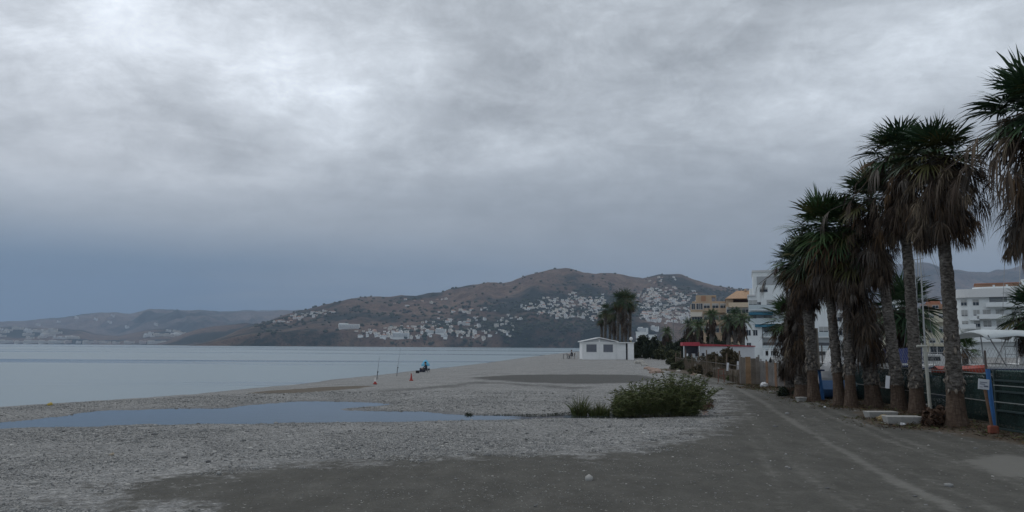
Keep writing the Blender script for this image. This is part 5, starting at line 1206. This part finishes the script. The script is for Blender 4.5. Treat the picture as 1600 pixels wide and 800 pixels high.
# angler under the blue parasol
pp = gat(666.5, 581.5); 
person('small dark figure sitting under the blue parasol at the water edge', pp, R_(-60), lean=.12, parent_seat=.16).scale = (.88, .88, .88)
chair(pp + [0, .06, .0], R_(-60), 'low dark folding chair under the blue parasol', M('navy_cloth', (.03, .035, .06), .8, .1), 'folding_chair').scale = (.8, .8, .38)
u_ = empty('parasol', tuple(pp + np.array([.05, .35, 0])), 0, 'light blue beach parasol shading the seated angler', 'parasol'); s = pp[1] / 1194.
zt = 19.5 * s; MB().tube([(0, 0, -.1), (-.2, 0, zt - .05)], .022, 8).build('pole', M('pole_white', (.6, .6, .6), .4, .05), u_)
n = 8; V = [(-.2, 0, zt)]; F = []; rr2 = 6.6 * s
for ring, (f_, dz) in enumerate(((.5, .16), (1.0, .48))):
    for i in range(n * 2):
        a = math.pi * i / n; k = 1 if i % 2 == 0 else .93; V.append((-.2 + math.cos(a) * rr2 * f_ * k, math.sin(a) * rr2 * f_ * k, zt - dz + (0 if i % 2 == 0 else .03)))
N2 = n * 2
for i in range(N2): F.append((0, 1 + i, 1 + (i + 1) % N2)); F.append((1 + i, 1 + N2 + i, 1 + N2 + (i + 1) % N2, 1 + (i + 1) % N2))
for i in range(N2): V.append((V[1 + N2 + i][0], V[1 + N2 + i][1], V[1 + N2 + i][2] - .14)); 
for i in range(N2): F.append((1 + N2 + i, 1 + 2 * N2 + i, 1 + 2 * N2 + (i + 1) % N2, 1 + N2 + (i + 1) % N2))
m = MB(); m.add(V, F); cn = m.build('canopy', M('parasol_blue', (.16, .50, .72), .7, .08), u_)
so = cn.modifiers.new('thick', 'SOLIDIFY'); so.thickness = .012
rb = MB()
for i in range(n): rb.tube([(-.2, 0, zt - .04), V[1 + N2 + 2 * i]], .008, 5)
rb.build('ribs', MATS['pole_white'], u_)
o = MB().box((-.25, -.17, 0), (.25, .17, .34)).box((-.26, -.18, .345), (.26, .18, .39)).build('cool_box', MATS['navy_cloth'], bevel=.02); o.location = gat(660, 581.5); tag(o, 'dark cool box on the shingle left of the seated angler', 'cool box')
o = MB().box((-.16, -.12, 0), (.16, .12, .24)).build('tackle_box', M('black_box', (.02, .02, .025), .6, .1), bevel=.02); o.location = gat(652.5, 583); tag(o, 'small black tackle box between the plain red cone and the angler', 'tackle box')
# guest at the table by the kiosk
tp = gat(884, 561); s = tp[1] / 1194.
t_ = empty('garden_table', tuple(tp), 0, 'square dark table outside on the shingle left of the kiosk', 'table')
MB().box((-.42, -.42, .70), (.42, .42, .745)).build('table_top', M('slate_table', (.13, .14, .16), .6, .1), t_, bevel=.008)
for x in (-.36, .36):
    for y in (-.36, .36): MB().tube([(x, y, .70), (x, y, 0)], .022, 7).build('leg', M('table_metal', (.10, .11, .13), .5, .1, metal=.5), t_)
gp = gat(894.5, 561)
person('person in dark clothes sitting at the table left of the kiosk', gp, R_(-80), lean=.10, top=(.015, .018, .03))
chair(gp + np.array([0.05, 0, 0]), R_(-80), 'wicker coloured chair with the seated guest beside the kiosk', M('grey_wicker', (.22, .20, .19), .8, .2))
chair(gat(898.5, 559.5), R_(-100), 'white plastic chair just left of the kiosk wall', M('white_chair', (.62, .64, .66), .5, .05))
chair(gat(888.5, 560.3), R_(90), 'dark chair tucked under the table by the kiosk', M('dark_chair', (.05, .05, .06), .6, .1))

# ------------------------------------------------------------------ street lamps on the promenade
for px, top, Y, lab in ((1053, 489, 118, 'tall slender street lamp between the dark trees and the red canopy'), (1049, 520, 150, 'shorter farther street lamp behind the olive tree')):
    b = atY(px, 556, Y); b[2] = 0; h = atY(px, top, Y)[2]; l = empty('street_lamp', tuple(b), 0, lab, 'street lamp')
    MB().tube([(0, 0, 0), (0, 0, h)], [.12, .06], 8).build('pole', M('lamp_grey', (.30, .31, .32), .5, .1), l)
    MB().tube([(0, 0, h), (-.9, 0, h + .05)], .04, 6).build('arm', MATS['lamp_grey'], l)
    MB().ball((-1.1, 0, h + .02), (.4, .16, .09)).build('lamp_head', M('lamp_head', (.5, .5, .5), .4, .05), l)

# ================================================================== FENCES AND BOATYARD
REED = leafmat('reed_fence', (.095, .075, .055), (.20, .165, .125), .9)
rg = np.random.default_rng(200)
def at_g(px, py): p = gat(px, py); return p
# reed fence along the path
f0, f1 = gat(1056, 575), gat(1156, 599.5)
RF = empty('reed_fence', tuple(f0), 0, 'low brown reed fence along the right side of the beach path', 'fence')
L_ = np.linalg.norm((f1 - f0)[:2]); dirn = (f1 - f0)[:2] / L_; n = int(L_ / .05); g = []
tt = (np.arange(n) + rg.uniform(-.3, .3, n)) * .05; C = np.stack([dirn[0] * tt, dirn[1] * tt, np.full(n, 0.0)], 1) + rg.normal(0, .02, (n, 3)) * [1, 1, 0]
for a in C[::1]: pass
hh_ = .92 + .5 * (fbm(tt * .5, tt * 0, 9, 3) - .5) + rg.normal(0, .10, n)
V, F = blades(C, np.stack([rg.normal(0, .05, n), rg.normal(0, .05, n), np.ones(n)], 1), hh_, rg.uniform(.008, .028, n), rg, .02, 2); mesh_np('reed_screen', V, [F], REED, parent=RF)
for k in range(9):
    q = dirn * L_ * k / 8; MB().tube([(q[0], q[1], -.1), (q[0] + .02, q[1], 1.25 + .15 * (k % 3))], .035, 7).build('post', M('fence_wood', (.17, .13, .10), .9, .25, 5), RF)
for z_ in (.35, .85): MB().tube([(0, 0, z_), (dirn[0] * L_, dirn[1] * L_, z_)], .012, 5).build('rail', M('fence_wire', (.14, .13, .12), .6, .2), RF)
for px, py, lab in ((1136, 573, 'white notice board on the reed fence farther from the board panels'), (1152, 571, 'white notice board on the reed fence beside the board panels')):
    p = atY(px, py, 38.5 if px < 1140 else 36.8); s = p[1] / 1194.
    nb = MB().box((-.055, -.015, -.2), (.055, .015, .2)).build('notice_board', M('notice_white', (.72, .74, .76), .5, .04)); nb.location = p - np.array([0, .12, 0]); nb.rotation_euler = (0, R_(4), R_(-20)); tag(nb, lab, 'notice')
bar = empty('timber_barrier', tuple(gat(1127, 597)), R_(-15), 'reddish timber trestle leaning by the reed fence under the notices', 'trestle')
for x in (-.14, .14): MB().tube([(x, -.1, 0), (x * .8, .1, .62)], .02, 6).build('leg', M('red_timber', (.16, .07, .05), .8, .2), bar)
MB().tube([(-.16, 0, .30), (.16, 0, .30)], .02, 6).build('crossbar', MATS['red_timber'], bar); MB().tube([(-.14, .09, .60), (.14, .09, .60)], .02, 6).build('top_bar', MATS['red_timber'], bar)

# board fence
def panel_fence(pa, pb, h, label, mats, name='board_fence', posts=True):
    a, b = gat(*pa), gat(*pb); L_ = np.linalg.norm((b - a)[:2]); rz = math.atan2(b[1] - a[1], b[0] - a[0])
    r = empty(name, tuple(a), rz, label, 'fence'); x = 0; k = 0
    while x < L_ - .05:
        w_ = min(.24 + .05 * math.sin(k * 3.1), L_ - x); MB().box((x + .004, -.012 - .006 * (k % 2), .02), (x + w_ - .004, .012, h + .04 * math.sin(k * 2.3))).build('board_panel', mats[k % len(mats)], r); x += w_; k += 1
    for q in np.linspace(0.03, L_ - .03, max(2, int(L_ / 1.0))): MB().box((q - .035, .016, -.1), (q + .035, .07, h + .12)).build('post', M('grey_post', (.30, .30, .29), .8, .15), r)
    return r
BRD = [M('board_grey', (.20, .175, .15), .9, .25, 3), M('board_tan', (.27, .175, .10), .85, .25, 3), M('board_dun', (.16, .135, .11), .9, .25, 3), M('board_grey', (.2, .17, .15)), M('board_dun', (.16, .13, .11))]
panel_fence((1157, 600.5), (1188, 601), 1.22, 'tall plywood board fence section at the bend of the track', BRD)
panel_fence((1188, 601.5), (1250, 609), 1.05, 'weathered board fence behind the leftmost palms', [M('board_grey2', (.17, .16, .15), .9, .3, 2)] * 3 + [M('board_rust', (.22, .13, .08), .9, .3, 2)])

# chain-link and netting fence behind the palm row
NET, t = newmat('green_netting'); tc = t.n('ShaderNodeTexCoord').outputs['Object']
nn_ = t.noise(tc, 1.2, 4, .6); c_ = t.mix(t.smooth(nn_, .35, .65), (.010, .022, .020, 1), (.022, .045, .040, 1))
wv_ = t.noise(tc, 60, 2, .5); pbsdf(t, col=c_, rough=.85, spec=.2, alpha=t.smooth(wv_, .36, .56, .15, 1.0)); MATS['green_netting'] = NET
FP = [gat(x, y) for x, y in ((1200, 603), (1222, 606), (1246, 610))]
A0, A1 = np.array([11.75, 33.0]), np.array([10.55, 15.75])
def yard_fence(A, B, label, h_net, n_posts, name='yard_fence', post_h=1.75, seed=1, rails=(.55, 1.15)):
    rg = random.Random(seed); A3 = np.array([A[0], A[1], gz(*A)]); d = np.array(B) - np.array(A); L_ = np.linalg.norm(d); d /= L_
    r = empty(name, tuple(A3), math.atan2(d[1], d[0]), label, 'fence')
    nseg = 70; V = []; 
    for i in range(nseg + 1):
        x = L_ * i / nseg; wz_ = .03 * math.sin(i * .9) + .02 * rg.random(); V += [(x, wz_, .06), (x, wz_ * .5, h_net * .5), (x, wz_ * 1.2, h_net + .05 * math.sin(i * .55))]
    F = []
    for i in range(nseg):
        for k in range(2): F.append((i * 3 + k, (i + 1) * 3 + k, (i + 1) * 3 + k + 1, i * 3 + k + 1))
    m = MB(); m.add(V, F); nt_ = m.build('netting', NET, r, smooth=True); so = nt_.modifiers.new('thick', 'SOLIDIFY'); so.thickness = .006
    for i in range(n_posts):
        x = L_ * i / (n_posts - 1); MB().tube([(x, .07, -.1), (x + rg.uniform(-.03, .03), .07, post_h + rg.uniform(-.12, .1))], .024, 8).build('post', M('rusty_post', (.12, .10, .09), .7, .3, 6), r)
    for z_ in rails: MB().tube([(0, -.05, z_), (L_, -.05, z_ - .03)], .011, 6).build('rail', M('rail_grey', (.22, .22, .21), .6, .2), r)
    # diagonal wires of the chain-link above the net
    w_ = MB(); 
    x = 0
    while x < L_:
        for sg in (1, -1): w_.tube([(x, .07, h_net - .1), (x + sg * (post_h - h_net), .07, post_h - .05)], .0028, 3, cap=False)
        x += .14
    w_.build('wire_mesh', M('wire', (.24, .24, .24), .5, .1), r)
    return r
yard_fence(A0, A1, 'dark green netted fence running behind the palm trunks', 1.12, 12, seed=3)
sg_ = MB().box((-.055, -.01, -.17), (.055, .01, .17)).build('notice_board', M('notice_white', (.72, .74, .76), .5, .04)); q = atY(1387, 597, 20.9); sg_.location = q; sg_.rotation_euler = (0, R_(6), R_(-50)); tag(sg_, 'narrow white notice hanging on the netted fence between two palm trunks', 'notice')

# gate at the right edge
BLUE = M('gate_blue', (.035, .14, .36), .45, .12, 5)
gA = atY(1556, 674, 15.65); gA[2] = gz(gA[0], gA[1]); gB = np.array([9.95, 12.4, gA[2]])
GR = empty('yard_gate', tuple(gA), math.atan2(gB[1] - gA[1], gB[0] - gA[0]), 'dark green meshed gate with blue post at the right edge', 'gate')
L_ = np.linalg.norm((gB - gA)[:2])
MB().tube([(-.03, 0, -.05), (-.12, 0, 1.25)], .045, 10).build('gate_post', BLUE, GR)
b = MB()
for z_ in (.06, .42, .80, 1.02): b.box((.05, -.02, z_), (L_, .02, z_ + .035))
for x in (.05, L_ / 2, L_ - .04): b.box((x, -.022, .03), (x + .04, .022, 1.25))
b.build('gate_frame', M('gate_dark', (.03, .05, .05), .5, .2), GR)
m = MB(); m.box((.09, .026, .05), (L_, .03, 1.22)); m.build('netting', NET, GR)
m = MB(); m.box((.05, -.024, .60), (L_, -.021, .615)); m.box((.05, -.024, .93), (L_, -.021, .945)); m.build('pale_rail', M('pale_rail', (.30, .32, .31), .6, .1), GR)
# sign on a leaning stake
sp_ = atY(1552, 672, 15.4); sp_[2] = gz(sp_[0], sp_[1]); SG = empty('warning_sign', tuple(sp_), R_(-10), 'square white sign on a leaning wooden stake beside the blue gate post', 'sign')
MB().tube([(0, 0, -.05), (-.10, .02, .92)], .03, 8).build('stake', M('stake_wood', (.20, .12, .08), .9, .25, 6), SG)
MB().box((-.09, -.07, 0), (.09, .07, .16)).build('foot', M('red_foot', (.26, .08, .05), .8, .2), SG, bevel=.03)
pl = MB().box((-.10, -.01, -.10), (.10, .005, .105)).build('sign_panel', M('sign_white', (.66, .69, .73), .5, .05), SG); pl.location = (-.14, -.05, .97); pl.rotation_euler = (0, R_(6), 0)
m = MB(); m.box((-.075, -.013, .03), (.06, -.011, .045)); m.box((-.075, -.013, -.005), (.02, -.011, .01)); m.box((0, -.013, -.05), (.08, -.011, -.02)); m.box((-.075, -.013, -.06), (-.02, -.011, -.05))
pr = m.build('print', M('sign_ink', (.15, .17, .24), .6, .1), SG); pr.location = pl.location; pr.rotation_euler = pl.rotation_euler

# blue post pair by the slim palms
bp_ = gat(1291, 631) + np.array([.25, 1.0, 0]); BP_ = empty('blue_mooring_frame', tuple(bp_), 0, 'bright blue double steel post between the left palms', 'post')
MB().tube([(-.09, 0, -.05), (-.13, 0, .95)], .05, 8).build('post', BLUE, BP_); MB().tube([(.09, .05, -.05), (.0, .05, .95)], .05, 8).build('post', BLUE, BP_)
MB().box((-.22, -.08, .95), (.12, .12, 1.0)).build('cap_plate', M('navy_cap', (.02, .04, .10), .5, .1), BP_)
MB().tube([(-.05, 0, 1.0), (-.08, 0, 2.3)], .07, 8).build('upper_pole', M('weathered_pole', (.30, .27, .23), .9, .25, 4), BP_)

# ------------------------------------------------------------------ boats
def hull(L, B, D, sheer=.25, n=15):
    """hull from keel to gunwale: stations along x, stern at 0, stem at L"""
    V = []; prof = [(0, 0), (.45, .06), (.8, .28), (.95, .62), (1, 1)]
    for i in range(n):
        s_ = i / (n - 1); b = B / 2 * (1 - max(0, (s_ - .35) / .65) ** 2.3) * (.86 + .14 * min(1, s_ / .25)); b = max(b, .012); d = D * (1 + sheer * max(0, s_ - .4) ** 1.5 * 2); k = D * .55 * max(0, (s_ - .6) / .4) ** 2
        for sg in (1, -1):
            for y, z_ in (prof[::-1] if sg == 1 else prof[1:]): V.append((s_ * L + .06 * L * z_ * (s_ > .8) * (s_ - .8) / .2, sg * y * b, k + z_ * (d - k)))
    m_ = 9; F = []
    for i in range(n - 1):
        for j in range(m_ - 1): F.append((i * m_ + j, i * m_ + j + 1, (i + 1) * m_ + j + 1, (i + 1) * m_ + j))
    F.append(tuple(range(m_))[::-1]); F.append(tuple((n - 1) * m_ + j for j in range(m_)))
    return V, F, m_, n
def boat(label, P, rz, L, B, D, hullmat, stripe=None, cover=None, z0=.35, canopy=None, cabin=None, cat='boat', name='motorboat', tower=False, mast=None, flip=False, coverh=.3):
    r = empty(name, tuple(P), rz, label, cat); z0 = z0
    V, F, m_, n = hull(L, B, D); V = np.array(V); V[:, 2] += z0
    m = MB(); m.add(V, F); ho = m.build('hull', hullmat, r, smooth=True)
    gun = [V[i * m_] for i in range(n)]; gun2 = [V[i * m_ + m_ - 1] for i in range(n)]
    if stripe:
        m = MB(); m.tube([tuple(p + np.array([0, .012, -.10])) for p in gun], .035, 6); m.tube([tuple(p + np.array([0, -.012, -.10])) for p in gun2], .035, 6); m.build('rubbing_strake', stripe, r)
    dk_ = MB(); dv = []
    for a, b in zip(gun, gun2): dv += [tuple(a + [0, 0, .003]), tuple((a + b) / 2 + [0, 0, (coverh if cover else .04)]), tuple(b + [0, 0, .003])]
    dk_.add(dv, [(i * 3 + k, (i + 1) * 3 + k, (i + 1) * 3 + k + 1, i * 3 + k + 1) for i in range(n - 1) for k in range(2)])
    dk_.build('boat_cover' if cover else 'deck', cover or M('deck_white', (.62, .63, .62), .6, .1), r)
    if cabin:
        x0, x1, h = cabin; zt = z0 + D * 1.05; c_ = MB(); c_.prism([(x0, zt), (x1 + .5, zt), (x1, zt + h), (x0 + .15, zt + h)], -B * .3, B * .3); c_.build('cabin', M('cabin_white', (.66, .67, .67), .5, .08), r, bevel=.04)
        for y_ in (-B * .3 - .008, B * .3 + .008): MB().box((x0 + .35, y_ - .004, zt + h * .45), (x1 - .1, y_ + .004, zt + h * .8)).build('cabin_window', GLASS, r)
    if canopy:
        x0, x1, h, mt = canopy; zt = z0 + D + h; nn = 9; cv = []
        for i in range(nn):
            for j in range(7):
                a, b = i / (nn - 1), j / 6; cv.append((x0 + (x1 - x0) * a, (b - .5) * B * 1.05, zt + .22 * math.sin(math.pi * b) ** .6 + .07 * math.sin(a * 9) * (.4 + math.sin(math.pi * b)) * .4 - .12 * abs(a - .5) * 2))
        m = MB(); m.add(cv, [(i * 7 + j, (i + 1) * 7 + j, (i + 1) * 7 + j + 1, i * 7 + j + 1) for i in range(nn - 1) for j in range(6)]); co = m.build('sun_canopy', mt, r, smooth=True); so = co.modifiers.new('t', 'SOLIDIFY'); so.thickness = .02
        fr = MB()
        for x in (x0 + .05, (x0 + x1) / 2, x1 - .05):
            for sg in (-1, 1): fr.tube([((x0 + x1) / 2 + (x - (x0 + x1) / 2) * .35, sg * B * .45, z0 + D * .98), (x, sg * B * .5, zt)], .018, 6)
        fr.build('canopy_frame', STEEL, r)
    if tower:
        fr = MB()
        for x in np.linspace(L * .3, L * .95, 6):
            for sg in (-1, 1): fr.tube([(x, sg * B * .33 * (1.25 - x / L * .9), z0 + D), (x, sg * B * .33 * (1.25 - x / L * .9), z0 + D + .6)], .012, 6)
        for sg in (-1, 1): fr.tube([(x, sg * B * .33 * (1.25 - x / L * .9), z0 + D + .6) for x in np.linspace(L * .3, L * .95, 6)], .012, 6); fr.tube([(x, sg * B * .33 * (1.25 - x / L * .9), z0 + D + .35) for x in np.linspace(L * .3, L * .95, 6)], .009, 6)
        fr.build('guard_rail', STEEL, r)
    if mast:
        x, h = mast; z_ = z0 + D; MB().tube([(x, 0, z_), (x + .02, 0, z_ + h)], [.03, .018], 8).build('mast', M('mast_alloy', (.50, .52, .53), .4, .08), r)
        w_ = MB(); 
        for q in ((L * 1.0, 0), (0.05, 0), (x, B * .45), (x, -B * .45)): w_.tube([(x, 0, z_ + h * .96), (q[0], q[1], z_)], .006, 4, cap=False)
        w_.tube([(x, -.5, z_ + h * .62), (x, .5, z_ + h * .62)], .012, 5); w_.build('rigging', M('rigging', (.25, .26, .27), .5, .1), r)
    # two trestles under the keel
    for x in (L * .22, L * .68):
        t_ = MB(); 
        for sg in (-1, 1): t_.tube([(x, sg * .45, 0), (x, sg * .18, z0 + D * .12)], .035, 6)
        t_.tube([(x, -.4, .12), (x, .4, .12)], .03, 6); t_.build('trestle', M('trestle_wood', (.12, .10, .08), .9, .2), r)
    return r
HWH = M('gel_white', (.68, .70, .70), .35, .06, 2); NAVY = M('gel_navy', (.02, .035, .09), .35, .1); BTARP = M('tarp_blue', (.018, .032, .13), .7, .15, 2); GTARP = M('tarp_green', (.015, .055, .045), .7, .2, 2)
TEAL = M('gel_teal', (.08, .28, .28), .4, .1); REDB = M('gel_red', (.42, .07, .04), .45, .12, 2); CANV = M('canopy_white', (.60, .66, .68), .7, .08, 3)
def yp(px, Y): q = atY(px, 560, Y); q[2] = 0; return q
boat('white cabin cruiser with navy stripe under a pale fabric canopy behind the gate', yp(1508, 23.5), R_(-3), 5.2, 1.9, .72, HWH, NAVY, z0=.48, canopy=(.15, 1.9, .92, CANV), cabin=(1.9, 3.4, .35), tower=True)
boat('pale motorboat farther back right of the white canopy', yp(1560, 29), R_(4), 5.5, 2.0, .8, HWH, NAVY, z0=.35, cabin=(1.2, 2.8, .7), tower=True, mast=(2.0, 6.0))
boat('green tarpaulin covered boat right behind the gate', yp(1548, 18.4), R_(-12), 4.2, 1.5, .55, GTARP, M('pale_strake', (.42, .44, .42), .5, .1), cover=GTARP, z0=.48, coverh=.18)
boat('low brown and white striped boat between the widest palm and the sign', yp(1487, 18.6), R_(-5), 2.6, 1.1, .42, M('dark_hull', (.03, .03, .03), .6, .2), M('pale_strake2', (.45, .42, .36), .5, .1), z0=.62)
boat('orange red kayak lying on top of the racks behind the widest palm', yp(1459, 21.5), R_(-4), 1.35, .5, .20, REDB, cover=REDB, z0=.95, coverh=.08, name='kayak', cat='kayak')
boat('teal dinghy under the orange kayak', yp(1478, 21.9), R_(-2), 1.1, .55, .22, TEAL, cover=TEAL, z0=.72, coverh=.06, name='dinghy', cat='dinghy')
boat('boat under a royal blue tarpaulin between the third and fourth palms from the right', yp(1380, 27), R_(0), 1.3, 1.0, .55, HWH, NAVY, cover=BTARP, z0=.65, coverh=.5)
boat('small sailboat with tall white mast behind the second palm from the right', yp(1404, 25.5), R_(5), 2.8, 1.2, .5, HWH, M('strake_blue', (.05, .1, .3), .4, .1), z0=.4, mast=(.95, 5.2), name='sailboat', cat='sailboat')
boat('white dinghy with dark blue cover lying left of the pale leaning post', yp(1440, 20.5), R_(0), .95, .5, .22, HWH, cover=NAVY, z0=.2, coverh=.12, name='dinghy', cat='dinghy')
boat('blue covered dinghy low behind the blue double post', yp(1280, 25.3), R_(-6), 1.5, .8, .30, M('hull_blue', (.03, .08, .18), .5, .15), cover=M('cover_blue', (.04, .11, .24), .6, .15), z0=.08, coverh=.28, name='dinghy', cat='dinghy')
boat('white boat with high bow behind the blue double post', yp(1276, 29.5), R_(8), 2.6, 1.3, .6, HWH, NAVY, z0=.55, cabin=(.5, 1.2, .45))
boat('white hulled boat behind the board fence and leftmost palm trunks', yp(1204, 36), R_(-6), 2.6, 1.2, .45, HWH, M('strake_tan', (.35, .25, .15), .5, .1), cover=M('cover_grey', (.35, .36, .36), .7, .1), z0=.55)
boat('white boat with steel rails between the grey skirted palm and the pale trunk', yp(1340, 31), R_(3), 3.2, 1.4, .6, HWH, NAVY, z0=.35, tower=True, cabin=(.7, 1.5, .5))
boat('pale boat with mast partly hidden by the third palm from the right', yp(1385, 33), R_(2), 3.8, 1.5, .6, HWH, NAVY, z0=.35, tower=True, mast=(1.6, 7.5), cabin=(1.0, 2.2, .5))

# leaning pale post between the two right-hand palms, and other uprights
def pole(name, label, px0, py0, px1, py1, Y, r, mat, cat='pole', arm=None):
    a = atY(px0, py0, Y); a[2] = max(0.0, a[2]); b = atY(px1, py1, Y); o = empty(name, (a[0], a[1], 0), 0, label, cat)
    MB().tube([(0, 0, 0), tuple(b - [a[0], a[1], 0])], r, 9).build('shaft', mat, o)
    if arm: q = b - [a[0], a[1], 0]; MB().tube([tuple(q + [-arm, 0, 0]), tuple(q + [.05, 0, 0])], r * .8, 7).build('arm', mat, o)
    return o
PALE = M('pale_pipe', (.48, .48, .42), .6, .12, 5)
pole('leaning_post', 'pale leaning post with short crossarm between the two rightmost palm trunks', 1453, 625, 1445, 541, 18.8, .04, PALE, 'post', .2)
pole('mast_pole', 'tall thin white mast beside the second palm trunk from the right', 1441, 600, 1428, 405, 27, .022, M('mast_alloy', (.50, .52, .53), .4, .08), 'mast')
pole('mast_pole', 'thin mast with crosstree near the right edge above the white flats', 1592, 600, 1594, 375, 40, .022, MATS['mast_alloy'], 'mast')
pole('mast_pole', 'hair thin mast left of the one with the crosstree', 1563, 600, 1572, 345, 40, .015, M('mast_grey', (.38, .39, .40), .5, .1), 'mast')
for px, Y, h, lab in ((1197, 34.5, 562, 'bent rusty stake standing by the white rubbish bags'), (1214, 33.2, 572, 'dark stake second from the rubbish bags'), (1226, 32, 566, 'dark stake third from the rubbish bags'), (1235, 31, 585, 'pale short stake beside the leftmost palms')):
    pole('fence_stake', lab, px + 3, 606, px, h, Y, .035, M('rusty_post', (.12, .10, .09), .7, .3, 6), 'stake')
# boat trailers, drums and crates that show as clutter behind the net
for i, (px, Y, w_, h, mt, lab, nm, ct) in enumerate([
    (1300, 27, .5, 1.25, M('tarp_white', (.60, .62, .64), .7, .1), 'white tarpaulin heap behind the blue double post', 'tarpaulin_heap', 'tarpaulin'),
    (1325, 28, .35, 1.35, M('tarp_white', (.6, .62, .64)), 'white tarpaulin bundle between the two slim palms', 'tarpaulin_heap', 'tarpaulin'),
    (1478, 24.5, .5, .9, M('tarp_grey', (.25, .27, .28), .7, .1), 'grey tarpaulin heap behind the brush heap', 'tarpaulin_heap', 'tarpaulin'),
    (1352, 25, .4, .95, M('tarp_teal', (.10, .16, .17), .7, .1), 'dull teal tarpaulin heap behind the grey skirted palm', 'tarpaulin_heap', 'tarpaulin')]):
    r = random.Random(300 + i); m = MB(); m.ball((0, 0, h * .45), (w_, .5, h * .55), 0, 14, 9, .10, r); m.ball((w_ * .5, .1, h * .3), (w_ * .6, .4, h * .4), 0, 12, 7, .12, r); o = m.build(nm, mt, smooth=False); o.location = yp(px, Y); tag(o, lab, ct)
# fence along the promenade in front of the white flats
pf = empty('promenade_railing', tuple(yp(1165, 100)), 0, 'white railing in front of the white stepped flats', 'railing')
m = MB(); 
for x in np.arange(0, 14, .5): m.box((x, -.02, 0), (x + .05, .02, 1.6))
m.build('balusters', mwhite(), pf); MB().box((0, -.03, 1.603), (14, .03, 1.68)).build('handrail', mwhite(), pf); MB().box((0, -.15, 0), (14, -.03, .7)).build('low_wall', mwhite(), pf)
